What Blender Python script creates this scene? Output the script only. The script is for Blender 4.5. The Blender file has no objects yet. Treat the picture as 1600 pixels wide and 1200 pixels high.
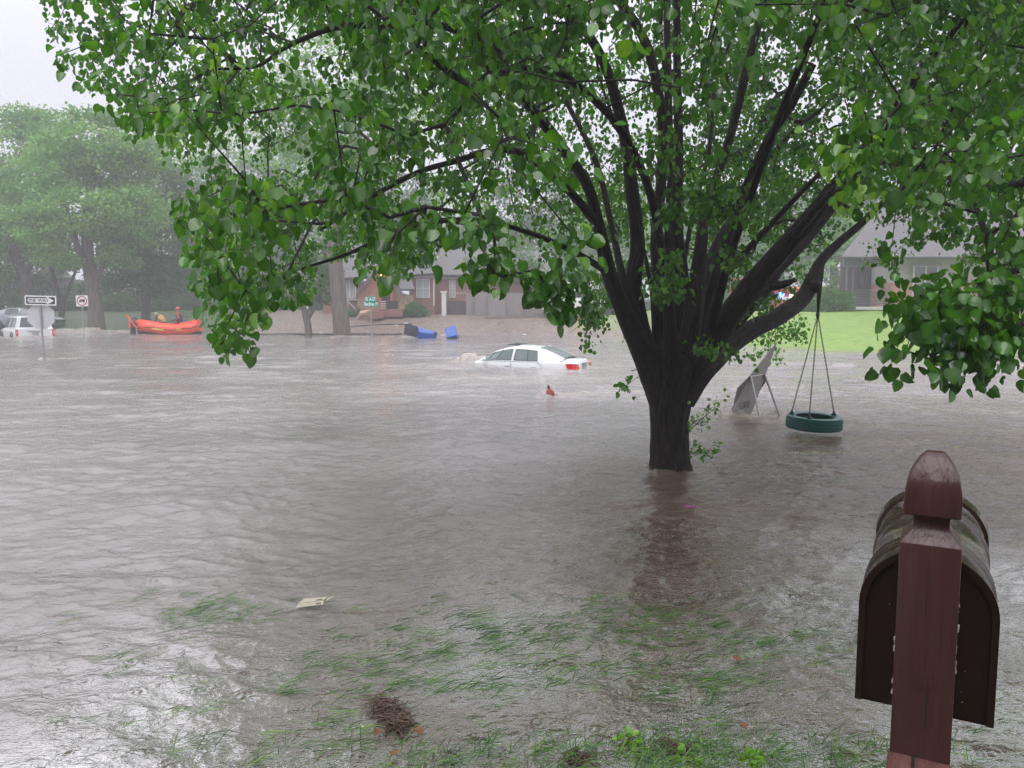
import bpy, bmesh, math, random
import numpy as np
from mathutils import Vector, Matrix, kdtree
random.seed(7); RNG = np.random.default_rng(11)
SC = bpy.context.scene
COL = SC.collection
R = math.radians
# ------------------------------------------------------------------ camera
F = 1230.0; PITCH = 5.57; CH = 1.6
cam_d = bpy.data.cameras.new('camera'); cam = bpy.data.objects.new('camera', cam_d); COL.objects.link(cam)
cam.location = (0, 0, CH); cam.rotation_euler = (R(90-PITCH), 0, 0)
cam_d.sensor_width = 36; cam_d.lens = F/1600*36; cam_d.clip_start = 0.05; cam_d.clip_end = 600
SC.camera = cam
# ------------------------------------------------------------------ sky and sun (overcast, raining)
SUN_EL, SUN_ROT = R(62), R(200)
W = bpy.data.worlds.new('World'); SC.world = W; W.use_nodes = True
nt = W.node_tree; nt.nodes.clear()
o_ = nt.nodes.new('ShaderNodeOutputWorld'); bg = nt.nodes.new('ShaderNodeBackground')
sky = nt.nodes.new('ShaderNodeTexSky'); sky.sky_type = 'NISHITA'; sky.sun_disc = False
sky.sun_elevation = SUN_EL; sky.sun_rotation = SUN_ROT; sky.air_density = 1; sky.dust_density = 3
tc = nt.nodes.new('ShaderNodeTexCoord'); sp = nt.nodes.new('ShaderNodeSeparateXYZ')
cr = nt.nodes.new('ShaderNodeValToRGB')               # cloud deck: brighter towards the zenith
cr.color_ramp.elements[0].position = 0.0; cr.color_ramp.elements[0].color = (0.52, 0.52, 0.57, 1)
cr.color_ramp.elements[1].position = 0.8; cr.color_ramp.elements[1].color = (1.2, 1.2, 1.26, 1)
e = cr.color_ramp.elements.new(0.25); e.color = (0.60, 0.60, 0.655, 1)
sc_ = nt.nodes.new('ShaderNodeVectorMath'); sc_.operation = 'SCALE'; sc_.inputs['Scale'].default_value = 9.3
mx = nt.nodes.new('ShaderNodeMix'); mx.data_type = 'RGBA'; mx.inputs[0].default_value = 0.93
nt.links.new(tc.outputs['Generated'], sp.inputs[0]); nt.links.new(sp.outputs['Z'], cr.inputs[0])
nt.links.new(cr.outputs[0], sc_.inputs[0])
nt.links.new(sky.outputs[0], mx.inputs[6]); nt.links.new(sc_.outputs[0], mx.inputs[7])
nt.links.new(mx.outputs[2], bg.inputs[0]); bg.inputs[1].default_value = 0.1
nt.links.new(bg.outputs[0], o_.inputs[0])
sd = bpy.data.lights.new('sun', 'SUN'); sd.energy = 0.9; sd.angle = R(40); sd.color = (1, .98, .95)
so = bpy.data.objects.new('sun', sd); COL.objects.link(so)
so.rotation_euler = (R(90)-SUN_EL, 0, R(180)-SUN_ROT + R(0))
SC.view_settings.view_transform = 'Standard'; SC.view_settings.look = 'None'
SC.view_settings.exposure = 0.9; SC.view_settings.gamma = 1
SC.render.engine = 'CYCLES'; cy = SC.cycles
cy.use_denoising = True; cy.denoising_prefilter = 'NONE'; cy.max_bounces = 6; cy.diffuse_bounces = 3; cy.glossy_bounces = 2
cy.transmission_bounces = 3; cy.transparent_max_bounces = 10; cy.volume_bounces = 0
cy.caustics_reflective = False; cy.caustics_refractive = False; cy.sample_clamp_indirect = 1.6
cy.volume_step_rate = 10
# ------------------------------------------------------------------ projection helpers
_p = R(PITCH)
def ray(px, py):
    a = (px-800)/F; b = (600-py)/F
    return np.array([a, math.cos(_p)+b*math.sin(_p), -math.sin(_p)+b*math.cos(_p)])
def P(px, py, Y):
    d = ray(px, py); return Vector((d*(Y/d[1]))) + Vector((0, 0, CH))
def PZ(px, py, z=0.0):
    d = ray(px, py); t = (z-CH)/d[2]; return Vector(d*t) + Vector((0, 0, CH))
def proj(p):                       # world (n x 3) -> pixel arrays, depth
    p = np.asarray(p, float); v = p - np.array([0, 0, CH])
    dep = v[:, 1]*math.cos(_p) - v[:, 2]*math.sin(_p)
    up = v[:, 1]*math.sin(_p) + v[:, 2]*math.cos(_p)
    s = F/np.maximum(dep, .01)
    return 800+v[:, 0]*s, 600-up*s, dep
# ------------------------------------------------------------------ noise
_T = RNG.random((256, 256))
def vnoise(x, y, s, off=0):
    x = np.asarray(x)*s + off*17.31; y = np.asarray(y)*s + off*9.17
    xi = np.floor(x).astype(int); yi = np.floor(y).astype(int); fx = x-xi; fy = y-yi
    fx = fx*fx*fx*(fx*(fx*6-15)+10); fy = fy*fy*fy*(fy*(fy*6-15)+10)
    a = _T[xi & 255, yi & 255]; b = _T[(xi+1) & 255, yi & 255]; c = _T[xi & 255, (yi+1) & 255]; d = _T[(xi+1) & 255, (yi+1) & 255]
    return (a*(1-fx)+b*fx)*(1-fy) + (c*(1-fx)+d*fx)*fy - .5
def sstep(a, b, x):
    t = np.clip((np.asarray(x, float)-a)/(b-a), 0, 1); return t*t*(3-2*t)
# ------------------------------------------------------------------ mesh builder
class MB:
    def __init__(s): s.v = []; s.f = []; s.m = []; s.mi = 0; s.bco = {}
    def add(s, vs, fs):
        n = len(s.v); s.v += [tuple(v) for v in vs]; s.f += [tuple(i+n for i in f) for f in fs]; s.m += [s.mi]*len(fs); return s
    def box(s, c, d, rot=None, bev=0.0):
        x, y, z = d[0]/2, d[1]/2, d[2]/2; M = (rot or Matrix.Identity(3))
        if bev > 0:
            b = min(bev, x*.9, y*.9, z*.9); vs = []; fs = []
            bm = bmesh.new(); bmesh.ops.create_cube(bm, size=1)
            for v in bm.verts: v.co = Vector((v.co.x*2*x, v.co.y*2*y, v.co.z*2*z))
            bmesh.ops.bevel(bm, geom=list(bm.edges), offset=b, segments=2, affect='EDGES', profile=.6)
            bm.verts.index_update()
            vs = [M @ v.co + Vector(c) for v in bm.verts]; fs = [[v.index for v in f.verts] for f in bm.faces]; bm.free()
            return s.add(vs, fs)
        vs = [M @ Vector((i*x, j*y, k*z)) + Vector(c) for k in (-1, 1) for j in (-1, 1) for i in (-1, 1)]
        return s.add(vs, [(0, 2, 3, 1), (4, 5, 7, 6), (0, 1, 5, 4), (2, 6, 7, 3), (0, 4, 6, 2), (1, 3, 7, 5)])
    def tube(s, pts, rad, n=8, caps=True, nz=0.0, twist=0.0):
        pts = [Vector(p) for p in pts]
        if not hasattr(rad, '__len__'): rad = [rad]*len(pts)
        vs = []; up = None
        for i, p in enumerate(pts):
            t = (pts[min(i+1, len(pts)-1)]-pts[max(i-1, 0)])
            t = t.normalized() if t.length > 1e-9 else Vector((0, 0, 1))
            if up is None:
                up = Vector((0, 1, 0)) if abs(t.y) < .9 else Vector((1, 0, 0))
            u = (up - t*up.dot(t)); u = u.normalized() if u.length > 1e-6 else t.orthogonal().normalized()
            up = u; w = t.cross(u)
            for k in range(n):
                a = 2*math.pi*k/n + twist*i; r = rad[i]
                if nz: r *= 1+nz*random.uniform(-1, 1)
                vs.append(p+u*(math.cos(a)*r)+w*(math.sin(a)*r))
        fs = [(i*n+k, i*n+(k+1) % n, (i+1)*n+(k+1) % n, (i+1)*n+k) for i in range(len(pts)-1) for k in range(n)]
        if caps: fs += [tuple(range(n))[::-1], tuple((len(pts)-1)*n+k for k in range(n))]
        return s.add(vs, fs)
    def lathe(s, prof, n=24, c=(0, 0, 0), M=None):
        vs = []; M = M or Matrix.Identity(3)
        for r, z in prof:
            for k in range(n):
                a = 2*math.pi*k/n; vs.append(M @ Vector((r*math.cos(a), r*math.sin(a), z))+Vector(c))
        fs = [(i*n+k, i*n+(k+1) % n, (i+1)*n+(k+1) % n, (i+1)*n+k) for i in range(len(prof)-1) for k in range(n)]
        fs += [tuple(range(n))[::-1], tuple((len(prof)-1)*n+k for k in range(n))]
        return s.add(vs, fs)
    def prism(s, poly, a, b, ax='z'):          # 2-D polygon extruded between a and b along ax
        f = {'z': lambda p, h: (p[0], p[1], h), 'y': lambda p, h: (p[0], h, p[1]), 'x': lambda p, h: (h, p[0], p[1])}[ax]
        n = len(poly); vs = [f(p, a) for p in poly]+[f(p, b) for p in poly]
        return s.add(vs, [tuple(range(n))[::-1], tuple(range(n, 2*n))]+[(k, (k+1) % n, n+(k+1) % n, n+k) for k in range(n)])
    def plate(s, pts, th):                     # 3-D planar-ish polygon given thickness
        pts = [Vector(p) for p in pts]; nrm = (pts[1]-pts[0]).cross(pts[-1]-pts[0]).normalized()*th; n = len(pts)
        return s.add(pts+[p+nrm for p in pts], [tuple(range(n))[::-1], tuple(range(n, 2*n))]+[(k, (k+1) % n, n+(k+1) % n, n+k) for k in range(n)])
    def ball(s, c, r, n=10, m=7, sc=(1, 1, 1), nz=0):
        vs = []
        for i in range(m+1):
            for k in range(n):
                a = math.pi*i/m; b = 2*math.pi*k/n; q = 1+(nz*random.uniform(-1, 1) if 0 < i < m else 0)
                vs.append((c[0]+r*q*sc[0]*math.sin(a)*math.cos(b), c[1]+r*q*sc[1]*math.sin(a)*math.sin(b), c[2]+r*q*sc[2]*math.cos(a)))
        return s.add(vs, [(i*n+k, (i+1)*n+k, (i+1)*n+(k+1) % n, i*n+(k+1) % n) for i in range(m) for k in range(n)])
def link_mesh(name, me, parent=None):
    o = bpy.data.objects.new(name, me); COL.objects.link(o)
    if parent is not None: o.parent = parent
    return o
def obj(name, mb, mats, parent=None, world=False, smooth=False, label=None, angle=40):
    me = bpy.data.meshes.new(name); vs = mb.v
    if world and parent is not None:
        t = parent
        L = Vector(t.location)
        if t.parent is not None: L = L + t.parent.location
        vs = [(v[0]-L[0], v[1]-L[1], v[2]-L[2]) for v in vs]
    me.from_pydata(vs, [], mb.f); me.update()
    if mb.bco:
        at = me.attributes.new('bco', 'FLOAT_VECTOR', 'POINT'); arr = np.zeros((len(vs), 3), np.float32)
        for k, q in mb.bco.items(): arr[k] = q
        at.data.foreach_set('vector', arr.ravel())
    if not isinstance(mats, (list, tuple)): mats = [mats]
    for m in mats: me.materials.append(m)
    if len(mats) > 1: me.polygons.foreach_set('material_index', mb.m)
    bm = bmesh.new(); bm.from_mesh(me); bmesh.ops.recalc_face_normals(bm, faces=bm.faces); bm.to_mesh(me); bm.free()
    if smooth:
        me.polygons.foreach_set('use_smooth', [True]*len(me.polygons))
        if angle < 180: me.set_sharp_from_angle(angle=R(angle))
    o = link_mesh(name, me, parent)
    if label: o['label'] = label
    return o
def tag(o, label=None, cat=None, group=None, kind=None):
    if label: o['label'] = label
    if cat: o['category'] = cat
    if group: o['group'] = group
    if kind: o['kind'] = kind
    return o
def thing(name, label, cat, loc=(0, 0, 0), rz=0, group=None, scale=1):
    o = bpy.data.objects.new(name, None); COL.objects.link(o); o.location = loc; o.rotation_euler = (0, 0, rz)
    o.scale = (scale,)*3; o.empty_display_size = .2
    return tag(o, label, cat, group)
def copy_thing(root, loc, rz, label, scale=1):
    r = root.copy(); COL.objects.link(r); r.location = loc; r.rotation_euler = (0, 0, rz); r.scale = (scale,)*3; r['label'] = label
    def rec(a, b):
        for ch in [q for q in bpy.data.objects if q.parent == a]:
            c = ch.copy(); COL.objects.link(c); c.parent = b; rec(ch, c)
    rec(root, r); return r
def text_mesh(name, s, size, mat, parent, M, ext=.002, bold=0.0, sx=1.0):
    cu = bpy.data.curves.new(name, 'FONT'); cu.body = s; cu.size = size; cu.extrude = ext; cu.offset = bold
    cu.align_x = 'CENTER'; cu.align_y = 'CENTER'
    t = bpy.data.objects.new(name+'_tmp', cu); COL.objects.link(t)
    dg = bpy.context.evaluated_depsgraph_get(); dg.update()
    me = bpy.data.meshes.new_from_object(t.evaluated_get(dg)); bpy.data.objects.remove(t)
    me.transform(M @ Matrix.Diagonal((sx, 1, 1, 1))); me.materials.clear(); me.materials.append(mat)
    me.name = name
    return link_mesh(name, me, parent)
# ------------------------------------------------------------------ materials
def mat(name, col, rough=.5, metal=0, var=0.0, vs=4.0, col2=None, bump=0.0, bs=20.0, spec=.5, emit=None, es=0, coat=0, stretch=(1, 1, 1), detail=5, alpha=1, bd=.02):
    m = bpy.data.materials.new(name); m.use_nodes = True; n = m.node_tree; b = n.nodes['Principled BSDF']
    b.inputs['Roughness'].default_value = rough; b.inputs['Metallic'].default_value = metal
    b.inputs['Specular IOR Level'].default_value = spec; b.inputs['Coat Weight'].default_value = coat
    c = tuple(col)+(1,); b.inputs['Base Color'].default_value = c
    if alpha < 1: b.inputs['Alpha'].default_value = alpha
    if var or bump or col2:
        tcn = n.nodes.new('ShaderNodeTexCoord'); mp = n.nodes.new('ShaderNodeMapping'); mp.inputs['Scale'].default_value = stretch
        n.links.new(tcn.outputs['Object'], mp.inputs[0])
    if var or col2:
        no = n.nodes.new('ShaderNodeTexNoise'); no.inputs['Scale'].default_value = vs; no.inputs['Detail'].default_value = detail
        no.inputs['Roughness'].default_value = .65
        n.links.new(mp.outputs[0], no.inputs['Vector'])
        rp = n.nodes.new('ShaderNodeValToRGB'); rp.color_ramp.elements[0].position = .32; rp.color_ramp.elements[1].position = .68
        c2 = col2 if col2 else tuple(min(1, x*(1+var)) for x in col)
        c1 = col if col2 else tuple(x*(1-var) for x in col)
        rp.color_ramp.elements[0].color = tuple(c1)+(1,); rp.color_ramp.elements[1].color = tuple(c2)+(1,)
        n.links.new(no.outputs[0], rp.inputs[0]); n.links.new(rp.outputs[0], b.inputs['Base Color'])
    if bump:
        no2 = n.nodes.new('ShaderNodeTexNoise'); no2.inputs['Scale'].default_value = bs; no2.inputs['Detail'].default_value = 5
        bu = n.nodes.new('ShaderNodeBump'); bu.inputs['Strength'].default_value = bump; bu.inputs['Distance'].default_value = bd
        n.links.new(mp.outputs[0], no2.inputs['Vector']); n.links.new(no2.outputs[0], bu.inputs['Height']); n.links.new(bu.outputs[0], b.inputs['Normal'])
    if emit:
        b.inputs['Emission Color'].default_value = tuple(emit)+(1,); b.inputs['Emission Strength'].default_value = es
    return m
def nodes(m): return m.node_tree, m.node_tree.nodes['Principled BSDF']
def brick_mat(name, c1, c2, mortar, scale=1.0):
    m = bpy.data.materials.new(name); m.use_nodes = True; n, b = nodes(m)
    tcn = n.nodes.new('ShaderNodeTexCoord'); s1 = n.nodes.new('ShaderNodeSeparateXYZ'); ad = n.nodes.new('ShaderNodeMath'); cb = n.nodes.new('ShaderNodeCombineXYZ')
    n.links.new(tcn.outputs['Object'], s1.inputs[0]); n.links.new(s1.outputs[0], ad.inputs[0]); n.links.new(s1.outputs[1], ad.inputs[1])
    n.links.new(ad.outputs[0], cb.inputs[0]); n.links.new(s1.outputs[2], cb.inputs[1])
    br = n.nodes.new('ShaderNodeTexBrick'); br.inputs['Scale'].default_value = scale
    br.inputs['Brick Width'].default_value = .22; br.inputs['Row Height'].default_value = .075; br.inputs['Mortar Size'].default_value = .009
    br.inputs['Color1'].default_value = tuple(c1)+(1,); br.inputs['Color2'].default_value = tuple(c2)+(1,); br.inputs['Mortar'].default_value = tuple(mortar)+(1,)
    n.links.new(cb.outputs[0], br.inputs['Vector']); n.links.new(br.outputs[0], b.inputs['Base Color']); b.inputs['Roughness'].default_value = .75
    bu = n.nodes.new('ShaderNodeBump'); bu.inputs['Strength'].default_value = .4; bu.inputs['Distance'].default_value = .01; bu.invert = True
    n.links.new(br.outputs['Fac'], bu.inputs['Height']); n.links.new(bu.outputs[0], b.inputs['Normal'])
    return m
def leaf_mat(name, ca, cb_, cc, rough=.33, trans=.35, spec=.5):
    m = bpy.data.materials.new(name); m.use_nodes = True; n, b = nodes(m)
    at = n.nodes.new('ShaderNodeAttribute'); at.attribute_name = 'tint'
    rp = n.nodes.new('ShaderNodeValToRGB'); els = rp.color_ramp.elements
    els[0].position = 0; els[0].color = ca+(1,); els[1].position = 1; els[1].color = cc+(1,); e = els.new(.6); e.color = cb_+(1,)
    n.links.new(at.outputs['Fac'], rp.inputs[0]); n.links.new(rp.outputs[0], b.inputs['Base Color'])
    b.inputs['Roughness'].default_value = rough; b.inputs['Specular IOR Level'].default_value = spec
    tr = n.nodes.new('ShaderNodeBsdfTranslucent'); ms = n.nodes.new('ShaderNodeMixShader'); ms.inputs[0].default_value = trans
    gm = n.nodes.new('ShaderNodeMix'); gm.data_type = 'RGBA'; gm.blend_type = 'MULTIPLY'; gm.inputs[0].default_value = 1; gm.inputs[7].default_value = (1.5, 1.5, .6, 1)
    n.links.new(rp.outputs[0], gm.inputs[6]); n.links.new(gm.outputs[2], tr.inputs[0])
    n.links.new(b.outputs[0], ms.inputs[1]); n.links.new(tr.outputs[0], ms.inputs[2])
    n.links.new(ms.outputs[0], n.nodes['Material Output'].inputs[0]); return m
M = {}
def bark_mat(name, c1, c2, k=1.0):
    m = bpy.data.materials.new(name); m.use_nodes = True; n, b = nodes(m); at = n.nodes.new('ShaderNodeAttribute'); at.attribute_name = 'bco'
    no = n.nodes.new('ShaderNodeTexNoise'); no.inputs['Scale'].default_value = 1.0*k; no.inputs['Detail'].default_value = 7; no.inputs['Roughness'].default_value = .62; no.inputs['Distortion'].default_value = .6
    n.links.new(at.outputs['Vector'], no.inputs['Vector']); rp = n.nodes.new('ShaderNodeValToRGB'); rp.color_ramp.elements[0].position = .36; rp.color_ramp.elements[1].position = .66
    rp.color_ramp.elements[0].color = c1+(1,); rp.color_ramp.elements[1].color = c2+(1,); n.links.new(no.outputs[0], rp.inputs[0]); n.links.new(rp.outputs[0], b.inputs['Base Color'])
    vo = n.nodes.new('ShaderNodeTexVoronoi'); vo.feature = 'DISTANCE_TO_EDGE'; vo.inputs['Scale'].default_value = 1.3*k; n.links.new(at.outputs['Vector'], vo.inputs['Vector'])
    ad = n.nodes.new('ShaderNodeMath'); ad.operation = 'ADD'; n.links.new(no.outputs[0], ad.inputs[0]); n.links.new(vo.outputs['Distance'], ad.inputs[1])
    bu = n.nodes.new('ShaderNodeBump'); bu.inputs['Strength'].default_value = 1; bu.inputs['Distance'].default_value = .04; n.links.new(ad.outputs[0], bu.inputs['Height']); n.links.new(bu.outputs[0], b.inputs['Normal'])
    b.inputs['Roughness'].default_value = .5; b.inputs['Specular IOR Level'].default_value = .16; return m
M['bark'] = mat('wet dark bark', (.008, .006, .006), .5, col2=(.032, .025, .024), vs=22, stretch=(1, 1, .12), bump=1.0, bs=38, bd=.045, spec=.4)
M['bark_wet'] = bark_mat('furrowed wet bark', (.006, .004, .004), (.040, .031, .029))
M['bark_far'] = mat('grey brown bark', (.075, .06, .052), .8, col2=(.19, .155, .135), vs=9, stretch=(1, 1, .15), bump=.8, bs=14, bd=.04)
M['leaf'] = leaf_mat('pear leaf', (.018, .082, .009), (.088, .265, .024), (.25, .48, .045), rough=.22, trans=.46, spec=.8)
M['leaf_far'] = leaf_mat('elm leaf', (.09, .24, .06), (.20, .40, .10), (.36, .55, .13), rough=.6, trans=.3, spec=.3)
M['leaf_dark'] = leaf_mat('dark leaf', (.05, .12, .045), (.09, .20, .06), (.17, .32, .08), rough=.6, trans=.25, spec=.3)
M['leaf_bush'] = leaf_mat('shrub leaf', (.05, .13, .03), (.10, .24, .05), (.2, .36, .07), rough=.5, trans=.3, spec=.3)
M['brick'] = brick_mat('red brick', (.26, .085, .06), (.36, .13, .09), (.36, .31, .28))
M['brick_pale'] = brick_mat('orange brick', (.40, .15, .09), (.48, .21, .13), (.5, .44, .4))
M['stone'] = mat('tan rubble stone', (.30, .21, .12), .8, col2=(.52, .40, .25), vs=3.5, bump=.6, bs=5)
M['roof'] = mat('grey shingles', (.10, .095, .10), .8, col2=(.18, .172, .18), vs=3, stretch=(1, 1, 14), bump=.5, bs=9)
M['white'] = mat('white paint', (.72, .72, .72), .5, var=.06, vs=3)
M['trim'] = mat('pale trim', (.5, .48, .47), .6, var=.1)
M['dark'] = mat('dark recess', (.03, .03, .035), .5)
M['glass'] = mat('window glass', (.10, .12, .14), .08, spec=.8)
M['curtain'] = mat('pale curtain behind glass', (.38, .40, .42), .25, col2=(.55, .57, .58), vs=5, stretch=(8, 8, .2))
M['fence'] = mat('weathered fence boards', (.24, .215, .215), .8, col2=(.34, .31, .31), vs=3, stretch=(6, 6, .5), bump=.3)
M['wallgrey'] = mat('retaining wall blocks', (.17, .14, .14), .8, col2=(.25, .22, .21), vs=3)
M['wood'] = mat('painted maroon wood', (.050, .019, .020), .34, col2=(.066, .027, .028), vs=7, stretch=(4, 4, .4), bump=.45, bs=16, spec=.45, bd=.010)
M['metal_brown'] = mat('bronze painted steel', (.030, .016, .010), .24, metal=.25, spec=.5, coat=.25)
M['metal_back'] = mat('dark brown steel', (.020, .009, .007), .3, bump=.05, spec=.3)
M['wood_skysheen'] = mat('soaked maroon wood with painted sky sheen', (.11, .048, .045), .16, col2=(.17, .085, .078), vs=9, stretch=(6, .6, 6), bump=.5, bs=22, spec=.9, bd=.006)  # wet arm: base colour lightened to carry the sky's reflection on its top
M['alu'] = mat('dull aluminium', (.40, .40, .41), .42, metal=.55, var=.12, vs=3)
M['galv'] = mat('galvanised steel', (.34, .35, .36), .42, metal=.6, var=.15, vs=8)
M['sheet'] = mat('grey brown sheet', (.24, .22, .208), .5, metal=.2, var=.1, vs=2)
M['sheet_dark'] = mat('dark channel', (.07, .063, .065), .5)
M['black'] = mat('black', (.015, .015, .016), .45)
M['rubber'] = mat('black rubber', (.02, .02, .02), .7)
M['tyre'] = mat('teal painted rubber', (.001, .085, .078), .35, spec=.5)
M['chain'] = mat('dark chain', (.05, .048, .045), .45, metal=.7)
M['strap'] = mat('dark strap', (.02, .022, .02), .8)
M['red'] = mat('red reflective', (.55, .02, .02), .4)
M['orange'] = mat('orange hypalon', (.85, .075, .03), .38, var=.12, vs=2, bump=.1, bs=4)
M['yellow'] = mat('yellow', (.85, .50, .05), .5)
M['signgreen'] = mat('green sign', (.0, .27, .20), .45, var=.05)
M['blue'] = mat('blue bin plastic', (.018, .085, .40), .35, var=.15, vs=3)
M['binlid'] = mat('dark bin lid', (.035, .045, .07), .4)
M['carwhite'] = mat('white car paint', (.70, .72, .74), .22, coat=.6, var=.02)
M['carsilver'] = mat('silver car paint', (.28, .30, .34), .25, metal=.5, coat=.6)
M['tail'] = mat('red tail lamp', (.62, .012, .015), .18, coat=.5)
M['seat'] = mat('beige seat', (.20, .165, .14), .8)
M['hyd'] = mat('faded red hydrant paint', (.26, .03, .03), .55, col2=(.48, .13, .11), vs=14)
M['skin'] = mat('skin', (.45, .24, .17), .5)
M['suit'] = mat('black drysuit', (.02, .022, .03), .55)
M['suitred'] = mat('red drysuit', (.33, .035, .03), .55)
M['vest'] = mat('yellow flotation vest', (.55, .33, .08), .6, var=.2, vs=9)
M['straw'] = mat('wet brown straw', (.028, .013, .008), .5, col2=(.095, .048, .026), vs=40)
M['paper'] = mat('wet cream card', (.48, .43, .34), .6, var=.15, vs=25)
M['leafbrown'] = mat('dead leaf', (.16, .07, .03), .6)
def cglass():
    m = bpy.data.materials.new('car glass'); m.use_nodes = True; n, b = nodes(m)
    b.inputs['Base Color'].default_value = (.20, .25, .25, 1); b.inputs['Roughness'].default_value = .05; b.inputs['Specular IOR Level'].default_value = .8
    t = n.nodes.new('ShaderNodeBsdfTransparent'); t.inputs[0].default_value = (.75, .85, .85, 1); ms = n.nodes.new('ShaderNodeMixShader'); ms.inputs[0].default_value = .6
    n.links.new(t.outputs[0], ms.inputs[1]); n.links.new(b.outputs[0], ms.inputs[2]); n.links.new(ms.outputs[0], n.nodes['Material Output'].inputs[0]); return m
M['cglass'] = cglass()
M['privacy'] = mat('privacy glass', (.05, .055, .065), .08, spec=.8)
# ------------------------------------------------------------------ terrain (one sheet) and flood water
YS_X = [-60, -32, -8, 0, 3.2, 7, 9.5, 11.5, 40]; YS_Y = [52, 51, 47, 46, 45, 42, 31, 27.5, 27.5]
def ter(x, y):
    x = np.asarray(x, float); y = np.asarray(y, float)
    near = np.interp(y, [-60, -10, 0, 1.6, 2.3, 2.9, 4, 5.5, 7.6, 10, 13], [1.4, .9, .3, .09, .015, -.025, -.055, -.14, -.33, -.7, -1.25])
    left = np.clip(1.0-x, 0, 12)*.028*np.clip(1-(y-5)/6, 0, 1)
    near = near-left+vnoise(x, y, 1.3, 3)*.05+vnoise(x, y, 4, 4)*.022
    ys = np.interp(x, YS_X, YS_Y)
    top = np.interp(x, [-60, -12, -6, 6, 9, 40], [1.5, 1.35, 1.12, 1.12, 1.3, 1.45]); run = np.interp(x, [-30, -8, 6, 11], [20, 8, 8, 14])
    far = np.clip((y-ys)/run, -1, 1); far = np.where(far > 0, np.sin(np.clip(far, 0, 1)*math.pi/2), far*1.2)*top
    far = far+vnoise(x, y, .35, 5)*.10*sstep(.0, .3, far)+(.03+.05*(x > 8))*vnoise(x, y, 1.7, 6)
    return np.maximum(np.maximum(near, far), -1.2)
def tz(x, y): return float(ter(x, y))
def polar(radii, angs):
    Rr, A = np.meshgrid(radii, angs, indexing='ij'); return Rr*np.sin(A), Rr*np.cos(A)
def grid_mesh(name, X, Y, Z, closed, m):
    nr, na = X.shape; me = bpy.data.meshes.new(name)
    V = np.stack([X, Y, Z], -1).reshape(-1, 3).astype(np.float32)
    i = np.arange(nr-1)[:, None]; k = np.arange(na if closed else na-1)[None, :]; k2 = (k+1) % na
    a = i*na+k; b = i*na+k2; c = (i+1)*na+k2; d = (i+1)*na+k
    Fq = np.stack([a, d, c, b], -1).reshape(-1, 4).astype(np.int32)
    me.vertices.add(len(V)); me.vertices.foreach_set('co', V.ravel())
    me.loops.add(Fq.size); me.loops.foreach_set('vertex_index', Fq.ravel())
    me.polygons.add(len(Fq)); me.polygons.foreach_set('loop_start', np.arange(0, Fq.size, 4, dtype=np.int32))
    try: me.polygons.foreach_set('loop_total', np.full(len(Fq), 4, dtype=np.int32))
    except Exception: pass
    me.update(calc_edges=True); me.polygons.foreach_set('use_smooth', [True]*len(Fq)); me.materials.append(m)
    return me
def fattr(me, name, arr):
    a = me.attributes.new(name, 'FLOAT', 'POINT'); a.data.foreach_set('value', np.ascontiguousarray(arr, dtype=np.float32).ravel())
# ground material
g = bpy.data.materials.new('ground'); g.use_nodes = True; n, b = nodes(g); b.inputs['Roughness'].default_value = .42; b.inputs['Specular IOR Level'].default_value = .4
tcn = n.nodes.new('ShaderNodeTexCoord')
def gn(scale, c1, c2, lo=.35, hi=.65, det=8):
    no = n.nodes.new('ShaderNodeTexNoise'); no.inputs['Scale'].default_value = scale; no.inputs['Detail'].default_value = det; no.inputs['Roughness'].default_value = .7
    n.links.new(tcn.outputs['Object'], no.inputs['Vector']); rp = n.nodes.new('ShaderNodeValToRGB')
    rp.color_ramp.elements[0].position = lo; rp.color_ramp.elements[1].position = hi
    rp.color_ramp.elements[0].color = c1+(1,); rp.color_ramp.elements[1].color = c2+(1,); n.links.new(no.outputs[0], rp.inputs[0]); return rp
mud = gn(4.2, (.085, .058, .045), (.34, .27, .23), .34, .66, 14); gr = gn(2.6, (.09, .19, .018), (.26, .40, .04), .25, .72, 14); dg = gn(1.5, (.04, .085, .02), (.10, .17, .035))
a1 = n.nodes.new('ShaderNodeAttribute'); a1.attribute_name = 'lawn'; a2 = n.nodes.new('ShaderNodeAttribute'); a2.attribute_name = 'darkgrass'  # second attribute: darker green grass on the left bank and in near patches
m1 = n.nodes.new('ShaderNodeMix'); m1.data_type = 'RGBA'; m2 = n.nodes.new('ShaderNodeMix'); m2.data_type = 'RGBA'
n.links.new(a1.outputs['Fac'], m1.inputs[0]); n.links.new(mud.outputs[0], m1.inputs[6]); n.links.new(gr.outputs[0], m1.inputs[7])
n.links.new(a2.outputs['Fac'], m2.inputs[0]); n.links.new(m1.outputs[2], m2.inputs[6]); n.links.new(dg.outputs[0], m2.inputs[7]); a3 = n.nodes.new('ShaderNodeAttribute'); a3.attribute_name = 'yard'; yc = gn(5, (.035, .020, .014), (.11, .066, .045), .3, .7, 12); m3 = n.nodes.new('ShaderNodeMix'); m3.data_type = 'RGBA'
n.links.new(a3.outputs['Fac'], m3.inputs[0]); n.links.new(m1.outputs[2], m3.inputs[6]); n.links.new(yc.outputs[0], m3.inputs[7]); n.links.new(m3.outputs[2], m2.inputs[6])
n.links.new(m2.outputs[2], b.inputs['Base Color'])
no = n.nodes.new('ShaderNodeTexNoise'); no.inputs['Scale'].default_value = 9; no.inputs['Detail'].default_value = 8; n.links.new(tcn.outputs['Object'], no.inputs['Vector'])
bu = n.nodes.new('ShaderNodeBump'); bu.inputs['Strength'].default_value = .8; bu.inputs['Distance'].default_value = .05; n.links.new(no.outputs[0], bu.inputs['Height']); n.links.new(bu.outputs[0], b.inputs['Normal'])
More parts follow.
